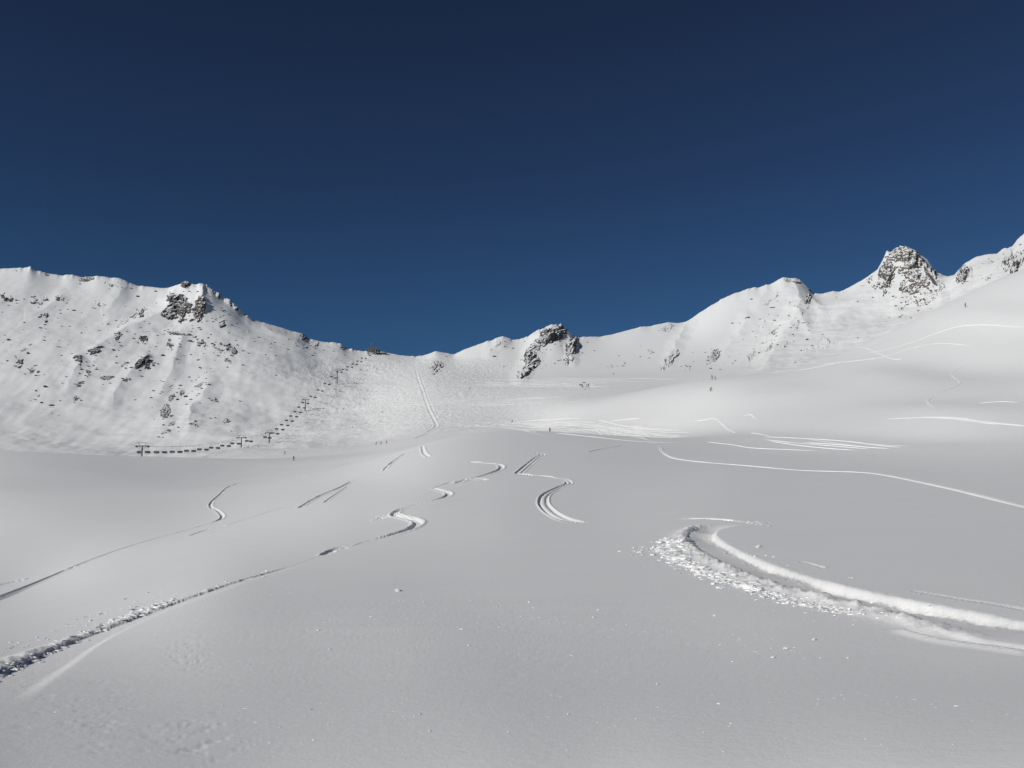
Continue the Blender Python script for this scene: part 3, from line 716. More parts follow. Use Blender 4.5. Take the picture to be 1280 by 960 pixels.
SM = [
 # left mountain
 ('speckled row of small flat rocks high on the far left snowfield', 52, 377, 46, 18, -25, -.02, GL), ('pair of small dark rocks nearest the left picture edge below the ridge', 8, 372, 14, 22, 80, .05, GL),
 ('single dark rock with a snow hump beside it on the upper left snowfield', 74, 373, 12, 7, -15, .3, GL), ('thin scatter of stones under the upper left rock row', 50, 398, 30, 22, 50, -.05, GL),
 ('two dark rocks stacked near the left picture edge halfway down', 24, 454, 16, 12, 40, .15, GL), ('low dashed rock band below the two left edge rocks', 44, 463, 30, 10, -10, .05, GL),
 ('tiny lone stone halfway up the far left snowfield', 31, 436, 8, 4, 0, .3, GL), ('faint rocks below the left ridge hollow', 126, 381, 16, 8, -25, .0, GL),
 ('short ridge-top rocks just right of the leftmost skyline bump', 60, 343, 12, 5, 0, .2, GL), ('dark notch of rocks on the left skyline beside the snowy dome', 108, 349, 20, 7, 10, .3, GL),
 ('rocks under the snowy dome on the left skyline', 138, 355, 22, 7, -10, .0, GL), ('slanting rock cluster left below the summit crag', 175, 391, 22, 14, 45, .2, GL),
 ('broken rock rib running down left from the summit crag', 152, 405, 34, 9, 42, .1, GL), ('short rock step below the broken left rib', 148, 420, 16, 10, 60, .15, GL),
 ('small v shaped rock on the snow below the summit crag', 179, 425, 16, 15, 30, .2, GL), ('dark rock fan left of the middle outcrop on the left mountain', 119, 438, 22, 11, 15, .25, GL),
 ('jagged rock group lower left of the rock fan', 97, 451, 22, 16, 20, .15, GL), ('biggest speckled outcrop in the middle of the left mountain face', 180, 455, 30, 19, 20, .3, GL),
 ('small rock chip left of the biggest speckled outcrop', 155, 456, 12, 5, 30, .2, GL), ('thin rock rib hanging below the snow terrace of the left mountain', 214, 427, 34, 10, 75, .18, GL),
 ('long thin rock edge along the snow terrace below the summit crag', 224, 417, 56, 5, -10, .18, GL), ('crumbling rocks at the right end of the snow terrace', 250, 428, 24, 14, -60, .12, GL),
 ('scatter of stones right of the terrace on the left mountain', 280, 437, 44, 20, -15, -.05, GL), ('rock pair right below the terrace stones', 286, 452, 14, 9, -20, .18, GL),
 ('broad field of stones right under the summit bowl', 290, 408, 56, 24, -20, -.04, GL), ('upright rock below the jagged group on the left mountain', 110, 466, 12, 8, 70, .25, GL),
 ('low dark rock below the biggest outcrop', 133, 472, 16, 6, 10, .25, GL), ('small cap of rock right of the low dark rock', 158, 475, 12, 6, 5, .2, GL),
 ('two stones one above the other low on the left mountain', 101, 480, 12, 9, 60, .1, GL), ('dark rock by itself low on the left mountain face', 94, 499, 10, 7, 60, .25, GL),
 ('row of stones above the lower right gully', 214, 482, 20, 6, 0, .1, GL), ('narrow rock on the crest of the lower right gully', 228, 491, 11, 7, 70, .2, GL),
 ('long thin rock lip over the bright snow apron', 256, 480, 34, 6, 18, .12, GL), ('small upright rock above the dark lower outcrop', 215, 497, 12, 8, 60, .3, GL),
 ('darkest small outcrop low above the lift line', 207, 514, 18, 14, 60, .42, GL), ('stone just below the darkest small outcrop', 215, 529, 9, 6, 0, .2, GL),
 ('rock on the bright snow apron left of the lift', 245, 530, 12, 8, 10, .2, GL), ('pair of stones right of the bright snow apron', 282, 526, 10, 9, 50, .2, GL),
 ('two flat stones lying just above the chairlift chairs', 206, 540, 15, 4, 15, .3, GL), ('small stone on the slope right of the lip', 268, 499, 7, 6, 0, .2, GL),
 ('tiny rocks in the lower left gully', 48, 496, 18, 10, 40, -.05, GL), ('tiny rocks beside the upright gully rock', 66, 508, 12, 6, 30, .0, GL),
 # ridge down to the lift top
 ('dark skyline rock on the ridge above the lift', 379, 421, 13, 9, -30, .3, GC), ('row of brownish stones along the ridge left of the top station', 402, 431, 40, 7, -6, .12, GC),
 ('stones low on the ridge just before the top station', 432, 436, 20, 6, -20, .1, GC), ('small dark stone at the shadow edge below the ridge', 382, 434, 7, 3, 0, .3, GC),
 ('lone dark rock knob in the saddle below the rounded bump', 546, 459, 19, 14, 50, .40, GC), ('thin rocks along the sharp snow crest right of the saddle', 620, 432, 30, 6, 35, .08, GC),
 ('small rock right of the central crag on the skyline', 724, 423, 6, 4, 0, .3, GC), ('single flat dark rock on the snow under the cat track', 733, 482, 8, 4, 20, .4, GC),
 ('few stones on the open snow right of the central crag', 764, 458, 8, 7, 40, .2, GC), ('line of small stones in the middle of the wide back slope', 780, 453, 18, 5, 20, .05, GC),
 ('scattered stones on the wide back slope below the low ridge', 812, 440, 16, 8, 20, .05, GC),
 ('skyline rocks on the low ridge before the long rise', 833, 409, 26, 9, 25, .22, GR), ('long slanting dark rib in the middle of the back slope', 838, 450, 34, 11, 45, .5, GR),
 ('speckled slanting outcrop behind the standing skier', 893, 447, 26, 15, 50, .35, GR), ('narrow stones between the two slanting ribs', 861, 461, 14, 4, 75, .2, GR),
 ('upper slanting rocks under the first right skyline point', 966, 372, 36, 9, 42, .2, GR), ('rocks on the right shoulder of the first right skyline point', 1010, 373, 18, 12, 60, .3, GR),
 ('thin dark gully edge below the first right skyline point', 999, 402, 30, 6, 72, .25, GR), ('small rocks left of the dark gully edge', 969, 413, 18, 8, 50, .05, GR),
 ('streaked rocks low on the flank above the hill brow', 943, 440, 36, 14, 55, .08, GR), ('short streaked rocks beside the low flank streaks', 982, 427, 26, 8, 65, .08, GR),
 ('wide flat speckled outcrop above the right hill brow', 1024, 431, 40, 16, 15, .25, GR), ('tiny rock above the hill brow under the tall peak', 1128, 394, 5, 4, 0, .3, GR),
 ('stones scattered on the snow left of the tall peak', 1096, 356, 18, 10, 40, .05, GR), ('single small rock in the snow right of the gap', 1235, 348, 9, 6, 20, .35, GR),
 ('thin rocks along the very crest of the first right skyline point', 991, 351, 26, 6, -12, .25, GR), ('small rocks on the crest just before the deep gap in the right skyline', 1014, 364, 12, 6, -50, .25, GR),
 ('narrow slanting rock streak in the middle of the right flank', 956, 398, 30, 5, 58, .15, GR), ('broken rock streak below the narrow slanting one on the right flank', 962, 436, 22, 7, 60, .12, GR),
 ('slanting rocks at the left foot of the tall right peak', 1086, 351, 20, 8, 50, .12, GR), ('row of small rocks on the snow saddle before the tall peak', 1052, 366, 24, 5, 10, .12, GR),
 ('faint stones on the snow dome near the right picture edge', 1236, 327, 16, 7, 10, .05, GR),
]
for i, (lab, px, py, w, h_, ang, cov, grp) in enumerate(SM):
    dark = 'dark' in lab
    outcrop('rock_outcrop', lab, px, py, w, h_, ang, None, cov-0.13+(0.08 if dark else 0), 30+i, ROCK if (i % 3 == 0 and not dark) else BARE, 'rocks', grp, strata=0.3, res=0.4)

# small loose stones around the outcrops: nobody could count them
def rubble():
    import bmesh
    pr = []
    for k in range(6):
        bm = bmesh.new(); bmesh.ops.create_icosphere(bm, subdivisions=1, radius=1.0)
        for v in bm.verts: v.co *= 1+.5*mnoise.noise(v.co*1.7+Vector((k*4.1, 0, 0)))
        pr.append((np.array([tuple(v.co) for v in bm.verts]), [tuple(l.index for l in f.verts) for f in bm.faces])); bm.free()
    vs = []; fs = []; n0 = 0; q = random.Random(12)
    src = [(a[1], a[2], a[3], a[4], 5) for a in SM]+[(a[2], a[3], a[4], a[5], 12) for a in CR]+[(250, 408, 120, 40, 60), (300, 430, 120, 30, 40), (400, 432, 60, 10, 30), (1000, 400, 90, 60, 30), (1135, 370, 90, 40, 40), (60, 400, 120, 60, 30), (150, 440, 160, 70, 50), (230, 490, 90, 50, 30), (930, 430, 60, 40, 16)]
    for (cx, cy, w_, h_, n_) in src:
        for _ in range(n_):
            px = q.gauss(cx, w_*.42+2); py = q.gauss(cy, h_*.42+2)
            if py < float(np.interp(px, [p[0] for p in SKY], [p[1] for p in SKY]))+3: continue
            x, y, r_ = hit(px, py)
            if r_ < 560 or r_ > 1300: continue
            z = float(ground_z(x, y)[0]); sc = q.uniform(.35, 1.15)*(1.6 if q.random() < .12 else 1)
            vv, ff = pr[q.randrange(6)]; a = q.uniform(0, 6.28); c_, s_ = math.cos(a), math.sin(a)
            m_ = np.array([[c_, -s_, 0], [s_, c_, 0], [0, 0, 1]]); vs.append((vv*np.array([sc*q.uniform(.8, 2.2), sc, sc*q.uniform(.5, .9)])) @ m_.T+np.array([x, y, z+sc*.1]))
            fs += [tuple(n0+k for k in f) for f in ff]; n0 += len(vv)
    me = bpy.data.meshes.new('scattered_stones'); me.from_pydata(np.concatenate(vs).tolist(), [], fs); me.update(); me.materials.append(BARE)
    o = bpy.data.objects.new('scattered_stones', me); C.objects.link(o)
    tag(o, 'small dark stones sprinkled over the snowy mountain faces around the outcrops', 'stones', kind='stuff')
rubble()

# ------------------------------------------------------------------ mesh builders
class MB:
    def __init__(s): s.v = []; s.f = []
    def box(s, c, d, M=None):
        b = len(s.v)
        for sx_ in (-1, 1):
            for sy_ in (-1, 1):
                for sz_ in (-1, 1):
                    p = Vector((sx_*d[0]/2, sy_*d[1]/2, sz_*d[2]/2))
                    if M: p = M @ p
                    s.v.append(tuple(p+Vector(c)))
        s.f += [tuple(b+i for i in q) for q in ((0,1,3,2),(4,6,7,5),(0,4,5,1),(2,3,7,6),(0,2,6,4),(1,5,7,3))]
    def tube(s, pts, rad, n=8, caps=True):
        pts = [Vector(p) for p in pts]; rads = rad if isinstance(rad, (list, tuple)) else [rad]*len(pts)
        b = len(s.v)
        for i, p in enumerate(pts):
            d_ = (pts[min(i+1, len(pts)-1)]-pts[max(i-1, 0)]).normalized()
            a = d_.orthogonal().normalized() if abs(d_.z) > .9 else d_.cross(Vector((0, 0, 1))).normalized()
            c_ = d_.cross(a)
            for k in range(n):
                th = 2*math.pi*k/n; s.v.append(tuple(p+(a*math.cos(th)+c_*math.sin(th))*rads[i]))
        for i in range(len(pts)-1):
            for k in range(n):
                k2 = (k+1) % n; s.f.append((b+i*n+k, b+i*n+k2, b+(i+1)*n+k2, b+(i+1)*n+k))
        if caps:
            s.f.append(tuple(b+k for k in range(n))[::-1]); s.f.append(tuple(b+(len(pts)-1)*n+k for k in range(n)))
    def prism(s, prof, x0, x1):                       # profile in (y, z), extruded along x
        b = len(s.v); n = len(prof)
        for x_ in (x0, x1):
            for (a, c_) in prof: s.v.append((x_, a, c_))
        s.f.append(tuple(range(b, b+n))[::-1]); s.f.append(tuple(range(b+n, b+2*n)))
        for k in range(n):
            k2 = (k+1) % n; s.f.append((b+k, b+k2, b+n+k2, b+n+k))
    def build(s, name, mt, parent=None, smooth=False):
        me_ = bpy.data.meshes.new(name); me_.from_pydata(s.v, [], s.f); me_.update(); me_.materials.append(mt)
        if smooth: me_.polygons.foreach_set('use_smooth', [True]*len(me_.polygons))
        o = bpy.data.objects.new(name, me_); C.objects.link(o)
        if parent: o.parent = parent
        return o
def empty(name, loc, rz=0):
    o = bpy.data.objects.new(name, None); C.objects.link(o); o.location = loc; o.rotation_euler = (0, 0, rz); return o
def copy_tree(o, parent=None):
    c = o.copy(); C.objects.link(c)
    if parent: c.parent = parent
    for ch in list(o.children): copy_tree(ch, c)
    return c

# ------------------------------------------------------------------ chairlift
def at_r(px, r, ypx=560):
    a = float(ray(px, ypx)[0]); x = r*math.sin(a); y = r*math.cos(a); return x, y, float(ground_z(x, y)[0])
PYL = [(108, 394, 580.0), (178, 460, 557.5), (302, 620, 547.0), (337, 690, 541.0), (382, 835, 499.5), (422, 950, 462.5)]
pyl = []
for px, r, ya in PYL:
    if px > 330:
        hx, hy, r = hit(px, {337: 554, 382: 514, 422: 480}[px])
    x, y, z = at_r(px, r, ya or 560)
    if ya:
        zt = float(ray(px, ya)[1])*r+EYE
    else: zt = z+9
    pyl.append((x, y, z, zt))
hx, hy, hr = hit(463, 443.5)
top = (hx, hy, float(ground_z(hx, hy)[0]))
print('PYL', [(round(a), round(b), round(c), round(d-c, 1)) for a, b, c, d in pyl], 'top', top, hr)
plab = [None, 'nearest lift pylon, standing behind the snow brow at the far left', 'slim lift pylon second from the left, at the foot of the steep run',
        'lift pylon on the first rise, just right of the second one', 'lift pylon halfway up the slope casting a long shadow', 'highest lift pylon, just below the top station']
line_dir = math.atan2(pyl[5][1]-pyl[1][1], pyl[5][0]-pyl[1][0])-math.pi/2
HW = 2.7
def make_pylon(hgt, pos, rz, lab):
    root = empty('lift_pylon', pos, rz); tag(root, lab, 'lift pylon', 'chairlift pylons')
    b = MB(); b.tube([(0, 0, -1.5), (0, 0, hgt*0.5), (0, 0, hgt)], [0.42, 0.36, 0.28], 12); b.build('mast', STEEL, root, True)
    b = MB(); b.box((0, 0, -0.2), (1.8, 1.8, 1.0)); b.build('foundation', CONC, root)
    b = MB(); b.box((0, 0, hgt+0.05), (2*HW+0.8, 0.32, 0.42)); b.tube([(-0.9, 0, hgt-0.7), (-1.9, 0, hgt-0.1)], 0.1); b.tube([(0.9*1, 0, hgt-0.7), (1.9, 0, hgt-0.1)], 0.1)
    b.build('crossarm', STEEL, root)
    b = MB(); b.tube([(-HW, 0, hgt+1.5), (HW, 0, hgt+1.5)], 0.09); b.tube([(-HW*.55, 0, hgt+.2), (-HW*.55, 0, hgt+1.5)], .08); b.tube([(HW*.55, 0, hgt+.2), (HW*.55, 0, hgt+1.5)], .08)
    b.build('lifting_frame', STEEL, root)
    b = MB()
    lh = hgt-.6
    for k in range(int(lh/0.5)): b.box((0, -0.55, 0.4+k*0.5), (0.42, 0.04, 0.04))
    b.box((-.2, -.55, lh/2), (.05, .05, lh)); b.box((.2, -.55, lh/2), (.05, .05, lh)); b.build('ladder', STEEL, root)
    for sx_ in (-1, 1):
        b = MB(); b.box((sx_*HW, 0, hgt-0.25), (0.18, 2.6, 0.22)); b.box((sx_*HW+.35*sx_, 0, hgt-.1), (.5, 2.2, .06))
        sh = b.build('sheave_train', STEEL, root)
        b = MB()
        for k in range(6):
            yy = -1.1+k*0.44; b.tube([(sx_*HW-.09, yy, hgt-.45), (sx_*HW+.09, yy, hgt-.45)], 0.19, 12)
        b.build('wheels', DARK, sh, True)
    return root
for i, (x, y, z, zt) in enumerate(pyl):
    if i == 0: continue
    make_pylon(zt-z, (x, y, z), line_dir, plab[i])

def make_chair():
    root = empty('lift_chair', (0, 0, 0)); tag(root, 'x', 'lift chair', 'chairs hanging on the chairlift')
    b = MB(); b.tube([(0, 0, 0), (0, .12, -.4), (0, .32, -1.3), (0, .25, -2.2)], .05, 8); b.box((0, 0, .03), (.12, .5, .16)); b.build('hanger', STEEL, root, False)
    b = MB(); b.box((0, .25, -2.22), (2.3, .08, .08))
    for sx_ in (-1.12, 1.12): b.tube([(sx_, .25, -2.2), (sx_, .28, -2.8), (sx_, .1, -3.25), (sx_, -.35, -3.3)], .035, 6)
    b.build('frame', STEEL, root)
    b = MB(); b.prism([(.18, -3.2), (-.38, -3.25), (-.42, -3.15), (.14, -3.08)], -1.08, 1.08); b.build('seat', DARK, root)
    b = MB(); b.prism([(.16, -3.08), (.3, -2.35), (.38, -2.35), (.26, -3.14)], -1.08, 1.08); b.build('backrest', DARK, root)
    b = MB(); b.prism([(.42, -2.3), (.1, -2.12), (-.4, -2.2), (-.75, -2.55), (-.85, -3.0), (-.79, -3.0), (-.7, -2.6), (-.38, -2.28), (.1, -2.2), (.4, -2.36)], -1.2, 1.2); b.build('weather_hood', GLASS, root)
    b = MB(); b.tube([(-.8, -.4, -3.6), (.8, -.4, -3.6)], .035, 6); b.tube([(0, -.3, -2.9), (0, -.45, -3.6)], .03, 6); b.build('footrest', STEEL, root)
    return root
chair0 = make_chair(); used = False
# rope support points per side
sup = [Vector((x, y, zt-0.2)) for x, y, z, zt in pyl]+[Vector((top[0], top[1], top[2]+4.5))]
acr = Vector((math.cos(line_dir), math.sin(line_dir), 0))
def rope_pts(side):
    P = []
    for i in range(len(sup)-1):
        a, b = sup[i]+acr*side*HW, sup[i+1]+acr*side*HW
        L = (b-a).length; sag = L*0.012
        n = 14
        for k in range(n+(1 if i == len(sup)-2 else 0)):
            s = k/n; P.append(a.lerp(b, s)-Vector((0, 0, sag*4*s*(1-s))))
    return P
seats = []
for side in (-1, 1):
    P = rope_pts(side)
    b = MB(); b.tube(P, 0.045, 6)
    o = b.build('lift_cable', ROPE); tag(o, 'thin steel haul rope carrying the '+('left' if side < 0 else 'right')+' line of lift chairs', 'cable', 'chairlift haul ropes')
    cum = [0]
    for i in range(1, len(P)): cum.append(cum[-1]+(P[i]-P[i-1]).length)
    s = 9.0-(4.0 if side > 0 else 0)
    while s < cum[-1]-12:
        i = max(k for k in range(len(cum)) if cum[k] <= s); f = (s-cum[i])/(cum[i+1]-cum[i])
        seats.append((side, P[i].lerp(P[i+1], f))); s += 22.0
segn = ['below the nearest pylon', 'above the nearest pylon', 'above the second pylon', 'above the third pylon', 'above the halfway pylon', 'above the highest pylon']
ordn = ['first', 'second', 'third', 'fourth', 'fifth', 'sixth', 'seventh', 'eighth', 'ninth', 'tenth', 'eleventh', 'twelfth']
cnt = {}
for side, p in seats:
    az = math.atan2(p.x, p.y); r = math.hypot(p.x, p.y); qx, qy = proj(az, (p.z-3-EYE)/r)
    tc = tcol(az); i1 = np.searchsorted(R, r*.97)
    if (tc[:i1].max() > (p.z-2.4-EYE)/r) or qx < 100: continue        # chair wholly behind the brow
    sgi = max(k for k in range(len(sup)-1) if p.y >= sup[k].y-0.01 or k == 0)
    cnt[(side, sgi)] = cnt.get((side, sgi), 0)+1
    o = chair0 if not used else copy_tree(chair0); used = True
    o.location = p; o.rotation_euler = (rng.uniform(-.05, .05), rng.uniform(-.04, .04), line_dir+(math.pi if side < 0 else 0))
    o['label'] = 'dark lift chair on the %s rope, %s one %s' % ('left' if side < 0 else 'right', ordn[cnt[(side, sgi)]-1], segn[sgi])
    o['group'] = 'chairs hanging on the chairlift'

# top station
st = empty('lift_station', (top[0]+2.0, top[1]+6, top[2]-0.5), line_dir)
st.scale = (1.3, 1.3, 1.3)
tag(st, 'small chairlift top station with a curved roof and mast on the saddle skyline', 'lift station')
b = MB(); b.box((-1, 2, 1.5), (8, 9, 5.0)); b.box((7.5, 3, 0.8), (7, 6, 3.6)); b.build('concrete_base', CONC, st)
b = MB(); b.prism([(-8, 4.2), (-7.4, 6.0), (-5, 7.6), (0, 8.1), (5, 7.4), (7.2, 5.8), (7.5, 4.2), (6.6, 4.2), (4.5, 4.9), (-5, 4.9), (-7.2, 4.2)], -4.0, 4.0); hd_ = b.build('hood', DARK, st); hd_.rotation_euler = (0, 0, math.pi/2); hd_.scale = (1, .72, 1)
b = MB(); b.prism([(-1, 2.7), (3, 4.0), (7, 2.7), (7, 2.5), (-1, 2.5)], 3.6, 11.6); b.build('roof', WOODM, st)
b = MB(); b.tube([(-3, -6, 0), (-3, -6, 4.4)], .4); b.tube([(3, -6, 0), (3, -6, 4.4)], .4); b.build('support_column', STEEL, st)
b = MB(); b.tube([(0, -4, 4.0), (0, -4, 4.35)], 2.7, 24); b.build('bull_wheel', STEEL, st)
b = MB(); b.tube([(-2.5, 3, 7.5), (-2.5, 3, 13.5)], .13); b.box((-2.5, 3, 12.6), (5, .12, .12)); b.box((-4.4, 3, 12.2), (.1, .1, .8)); b.box((-.6, 3, 12.2), (.1, .1, .8)); b.build('antenna', STEEL, st)
for k in range(3):
    b = MB(); b.box((5.4+k*2.1, -0.03, 1.5), (1.2, .08, 1.0)); b.build('window', GLASS, st)

# ------------------------------------------------------------------ skiers
def skin_body(pts, edges, rad):
    me_ = bpy.data.meshes.new('person'); me_.from_pydata(pts, edges, []); o = bpy.data.objects.new('person', me_); C.objects.link(o)
    sk = o.modifiers.new('skin', 'SKIN'); me_.skin_vertices[0].data[0].use_root = True
    for i, r in enumerate(rad): me_.skin_vertices[0].data[i].radius = (r, r)
    sk.use_smooth_shade = True
    su = o.modifiers.new('sub', 'SUBSURF'); su.levels = 1; su.render_levels = 1
    dg = bpy.context.evaluated_depsgraph_get(); ev = o.evaluated_get(dg); nm_ = bpy.data.meshes.new_from_object(ev)
    bpy.data.objects.remove(o); nm_.polygons.foreach_set('use_smooth', [True]*len(nm_.polygons)); return nm_
def pose(kind):
    if kind == 'stand':
        P = [(0,0,.95),(0,0,1.15),(0,.02,1.38),(0,.02,1.50),(0,.0,1.62),(0,0,1.72),(-.18,0,1.4),(-.26,-.08,1.15),(-.30,-.28,1.05),(.18,0,1.4),(.26,-.08,1.15),(.30,-.28,1.05),(-.1,0,.9),(-.13,-.06,.5),(-.14,0,.1),(-.14,-.14,.05),(.1,0,.9),(.13,-.06,.5),(.14,0,.1),(.14,-.14,.05)]
    else:
        P = [(0,.12,.82),(0,.02,1.0),(0,-.14,1.2),(0,-.2,1.31),(0,-.25,1.42),(0,-.27,1.5),(-.18,-.12,1.22),(-.32,-.2,1.0),(-.36,-.42,.95),(.18,-.12,1.22),(.32,-.2,1.0),(.36,-.42,.95),(-.1,.1,.78),(-.16,-.16,.48),(-.16,.02,.1),(-.16,-.12,.05),(.1,.1,.78),(.16,-.16,.48),(.16,.02,.1),(.16,-.12,.05)]
    E = [(0,1),(1,2),(2,3),(3,4),(4,5),(2,6),(6,7),(7,8),(2,9),(9,10),(10,11),(0,12),(12,13),(13,14),(14,15),(0,16),(16,17),(17,18),(18,19)]
    Rr = [.15,.15,.17,.07,.12,.11,.09,.065,.05,.09,.065,.05,.11,.08,.065,.055,.11,.08,.065,.055]
    return P, E, Rr
BODY = {k: skin_body(*pose(k)) for k in ('stand', 'ski')}
hands = {'stand': [(-.30,-.30,1.05),(.30,-.30,1.05)], 'ski': [(-.36,-.44,.95),(.36,-.44,.95)]}
JM = {'black': plain('black_suit', (.02, .02, .025), .7), 'red': plain('red_jacket', (.28, .03, .03), .7), 'blue': plain('blue_jacket', (.04, .07, .2), .7), 'grey': plain('grey_suit', (.09, .09, .1), .7)}
HELM = plain('helmet', (.03, .03, .035), .3); SKIM = plain('ski_top', (.06, .05, .05), .4)
def person(px, py, kind, colr, rz, label, sc=1.0, far_=None):
    x, y, r = hit(px, py)
    if far_: x, y, z_ = at_r(px, far_)
    z = float(ground_z(x, y)[0])
    root = empty('person', (x, y, z-0.02), rz); tag(root, label, 'person', 'skiers out on the snow'); root.scale = (sc,)*3
    me_ = BODY[kind].copy(); me_.materials.clear(); me_.materials.append(JM[colr]); bo = bpy.data.objects.new('body', me_); C.objects.link(bo); bo.parent = root
    P, _, _ = pose(kind); hd = P[4]
    b = MB(); c_ = Vector(hd)+Vector((0, 0, .05))
    b.tube([c_+Vector((0, 0, -.06)), c_, c_+Vector((0, 0, .07)), c_+Vector((0, 0, .12)), c_+Vector((0, 0, .14))], [.135, .145, .12, .07, .01], 14); b.build('helmet', HELM, root, True)
    for s_ in (-1, 1):
        b = MB(); xx = s_*(.14 if kind == 'stand' else .16); b.box((xx, 0, .02), (.09, 1.55, .02)); b.prism([(-.77, .01), (-.9, .06), (-.92, .075), (-.9, .085), (-.77, .03)], xx-.045, xx+.045); b.build('ski', SKIM, root)
        h_ = hands[kind][0 if s_ < 0 else 1]; b = MB(); b.tube([h_, (h_[0]*1.15, h_[1]+.15 if kind == 'stand' else h_[1]+.9, 0.03 if kind == 'stand' else .35)], .012, 6); b.tube([(h_[0], h_[1], h_[2]-.05), (h_[0], h_[1], h_[2]+.08)], .022, 6); b.build('ski_pole', STEEL, root)
    return root
person(640, 528.5, 'ski', 'black', 2.6, 'small dark skier on the tracked run beyond the knoll, left of the standing one')
person(687.5, 542.6, 'stand', 'black', .3, 'black clad skier standing right behind the crest of the foreground knoll', 1.0, 335)
person(890, 474.5, 'stand', 'black', 1.2, 'dark skier standing on the brow of the right hill below the slanting rocks', 1.1)
person(894, 474.8, 'stand', 'grey', 1.5, 'grey clad skier beside the dark one on the brow of the right hill', .9)
person(888.5, 489, 'ski', 'black', 1.9, 'crouching dark skier just below the brow of the right hill', .95)
person(367, 576, 'stand', 'grey', .4, 'lone skier at the foot of the run right of the lift', 1.0)
person(356, 568, 'stand', 'blue', -.6, 'blue clad skier near the foot of the lift shadows', 1.0)
person(310, 560, 'stand', 'black', 1.0, 'skier waiting just right of the second lift pylon', .9)
person(323, 560, 'stand', 'red', -1, 'red jacketed skier between the second and third lift pylons', .9)
person(341, 557.5, 'stand', 'grey', 2, 'skier at the foot of the third lift pylon', .9)
for i, (px, py, k, c_, lab) in enumerate([
    (467.5, 460, 'ski', 'black', 'left one of two skiers high on the run under the top station'), (471, 461, 'ski', 'grey', 'right one of two skiers high on the run under the top station'),
    (454.5, 500, 'ski', 'black', 'skier halfway down the mogul slope right of the halfway pylon'), (429.5, 512, 'ski', 'grey', 'skier low on the mogul slope nearest the halfway pylon'),
    (441, 535, 'ski', 'black', 'dark skier near the bottom of the mogul slope'), (444, 519, 'ski', 'blue', 'blue clad skier low in the middle of the mogul slope'),
    (587, 486.5, 'ski', 'black', 'lone skier right of the broad rut in the saddle'), (478, 516, 'ski', 'grey', 'skier between the lift and the broad rut'),
    (470, 556, 'ski', 'black', 'leftmost of three skiers below the mogul slope'), (476, 555.5, 'ski', 'grey', 'middle one of three skiers below the mogul slope'), (483, 554.5, 'ski', 'red', 'rightmost of three skiers below the mogul slope'),
    (1207, 384, 'stand', 'grey', 'tiny skier high on the right hill below the skyline gap')]):
    person(px, py, k, c_, 2.2+i*.7, lab, 1.0)

# ------------------------------------------------------------------ snow clods
def clod_mesh(seed, r=1.0):
    import bmesh
    bm = bmesh.new(); bmesh.ops.create_icosphere(bm, subdivisions=3, radius=1.0)
    for v in bm.verts:
        n_ = mnoise.fractal(v.co*1.3+Vector((seed*7.1, 0, 0)), 1.0, 2.1, 4)
        v.co *= 1+0.42*n_; v.co.z *= 0.62
    me_ = bpy.data.meshes.new('snow_clod'); bm.to_mesh(me_); bm.free(); me_.materials.append(CLOD)
    return me_
CLOD, ct, cb = mat('loose_snow'); cb.inputs['Base Color'].default_value = (.86, .865, .87, 1); cb.inputs['Roughness'].default_value = .7; cb.inputs['Specular IOR Level'].default_value = .15
cn = noise_tex(ct, 6, 5, .7); cbm = N(ct, 'ShaderNodeBump'); cbm.inputs['Strength'].default_value = .5; cbm.inputs['Distance'].default_value = .3
ctc = N(ct, 'ShaderNodeTexCoord'); ct.links.new(ctc.outputs['Object'], cn.inputs['Vector']); ct.links.new(cn.outputs['Fac'], cbm.inputs['Height']); ct.links.new(cbm.outputs['Normal'], cb.inputs['Normal'])
CM = [clod_mesh(i) for i in range(8)]
CL = [(498, 739, 8, 'largest lone snow lump on the smooth foreground slope'), (710, 893, 4, 'small snow lump low in the middle foreground'), (662, 753, 4, 'small white crumb straight above the bottom middle snow lump'),
 (652, 771, 3.5, 'tiny snow crumb left of the upright row of crumbs'), (748, 763, 4, 'white crumb right of the faint snow mound'), (742, 772, 4, 'crumb at the right foot of the faint snow mound'),
 (586, 807, 3.5, 'snow crumb by itself in the middle of the foreground'), (388, 887, 4, 'snow crumb low on the left foreground'), (537, 914, 4, 'snow crumb near the bottom edge left of centre'), (525, 893, 3.5, 'tiny crumb just above the bottom edge crumb'),
 (948, 684, 6, 'snow lump inside the bend of the big track'), (944, 696, 5, 'lower lump inside the bend of the big track'), (958, 695, 4, 'small crumb right of the lumps inside the track bend'),
 (1018, 800, 5, 'snow lump below the spray of the big track'), (982, 811, 6, 'paired snow lump lower left of the big track spray'), (966, 822, 5, 'lowest snow lump below the big track spray'), (916, 827, 4, 'crumb far below the bend of the big track'), (1060, 823, 4, 'crumb under the straight part of the big track'),
 (1162, 758, 5, 'crumb just above the straight part of the big track'), (893, 770, 4, 'crumb on the smooth snow left of the big track spray'), (398, 788, 5, 'grey snow lump left of centre in the foreground'), (412, 812, 3.5, 'small crumb below the grey left lump'), (822, 855, 3.5, 'lonely crumb low on the right foreground')]
def put_clod(px, py, s):
    x, y, r = hit(px, py); o = bpy.data.objects.new('snow_clod', rng.choice(CM)); C.objects.link(o)
    sc = s/FPX*r*0.42; o.location = (x, y, float(ground_z(x, y)[0])+sc*.25); o.rotation_euler = (rng.uniform(-.3, .3), rng.uniform(-.3, .3), rng.uniform(0, 6.28)); o.scale = (sc*rng.uniform(.8, 1.5), sc*rng.uniform(.8, 1.3), sc*rng.uniform(.8, 1.2)); return o
for px, py, s, lab in CL: tag(put_clod(px, py, s), lab, 'snow clod', 'loose snow lumps on the foreground')
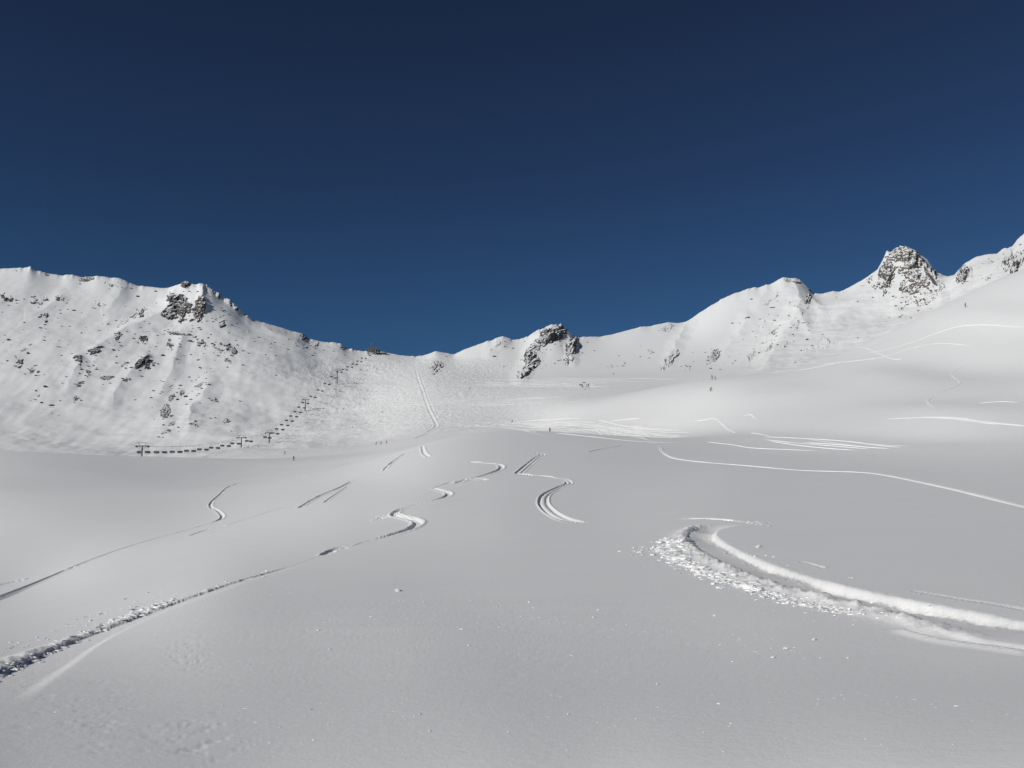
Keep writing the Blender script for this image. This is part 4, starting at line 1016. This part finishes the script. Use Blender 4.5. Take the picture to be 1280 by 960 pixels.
# the crumbs thrown out beside the tracks: nobody could count them
V = []; F = []
def crumb(px, py, s, flat=.6):
    x, y, r = hit(px, py)
    sc = s/FPX*r*.5; z = float(ground_z(x, y)[0])+sc*.15
    me_ = rng.choice(CM2); a = rng.uniform(0, 6.28); ca_, sa2 = math.cos(a), math.sin(a); b0 = len(V)
    ex, ey, ez = sc*rng.uniform(.7, 2.3), sc*rng.uniform(.7, 1.3), sc*rng.uniform(.35, .95)
    for v in me_[0]: V.append((x+ex*(v[0]*ca_)-ey*(v[1]*sa2), y+ex*v[0]*sa2+ey*v[1]*ca_, z+ez*v[2]))
    for f in me_[1]: F.append(tuple(b0+k for k in f))
def lowclod(seed):
    import bmesh
    bm = bmesh.new(); bmesh.ops.create_icosphere(bm, subdivisions=2, radius=1.0)
    for v in bm.verts: v.co *= 1+.45*mnoise.fractal(v.co*1.4+Vector((seed*5.3, 1, 0)), 1, 2.1, 3); v.co.z *= .6
    r_ = ([tuple(v.co) for v in bm.verts], [tuple(l.index for l in f.verts) for f in bm.faces]); bm.free(); return r_
CM2 = [lowclod(i) for i in range(8)]
def along(pts, n, spread, smin, smax, off=(0, 0)):
    for _ in range(n):
        i = rng.randrange(len(pts)-1); f = rng.random(); a, b = pts[i], pts[i+1]
        g = abs(rng.gauss(0, 1))
        crumb(a[0]+(b[0]-a[0])*f+rng.gauss(0, spread)+off[0], a[1]+(b[1]-a[1])*f+g*spread*.45+off[1], smin+(smax-smin)*rng.random()**2.5)
big = [(846,672),(840,684),(850,697),(880,711),(920,727),(960,741),(1010,754),(1060,762)]
along(big, 800, 8, 1.5, 8); along(big[:5], 350, 10, 1.5, 9); along(big, 120, 20, 1, 4); along(big[:6], 70, 7, 8, 17); along([(790,687),(835,680)], 60, 8, 1.5, 5); along([(1000,740),(1060,757),(1120,768)], 60, 14, 1.5, 5)
along([(930,651),(960,653)], 40, 5, 1, 3.5); along([(930,680),(960,700),(1060,720)], 26, 14, 1, 3.5); along([(930,790),(1010,815)], 16, 18, 1, 3)
along([(-10,848),(20,832),(90,798),(160,770),(215,750)], 300, 6, 1.5, 7, (0, -2)); along([(0,820),(100,785),(200,745)], 140, 10, .8, 3.5, (0, -8)); along([(-10,850),(60,818),(180,768)], 20, 5, 5, 9); along([(215,748),(300,724),(350,710)], 50, 4, 1.5, 4)
along([(474,648),(500,640)], 60, 5, 1, 4, (0, -2)); along([(404,692),(430,683)], 25, 3, 1, 4)
along([(480,740),(780,770)], 60, 50, 1, 3); along([(100,880),(1200,860)], 120, 90, .8, 2.6); along([(100,740),(1200,740)], 60, 60, .8, 2.2)
b = MB(); b.v = V; b.f = F; o = b.build('snow_crumbs', CLOD, None, False)
tag(o, 'loose snow crumbs thrown out along the ski tracks and scattered on the crust', 'snow crumbs', kind='stuff')
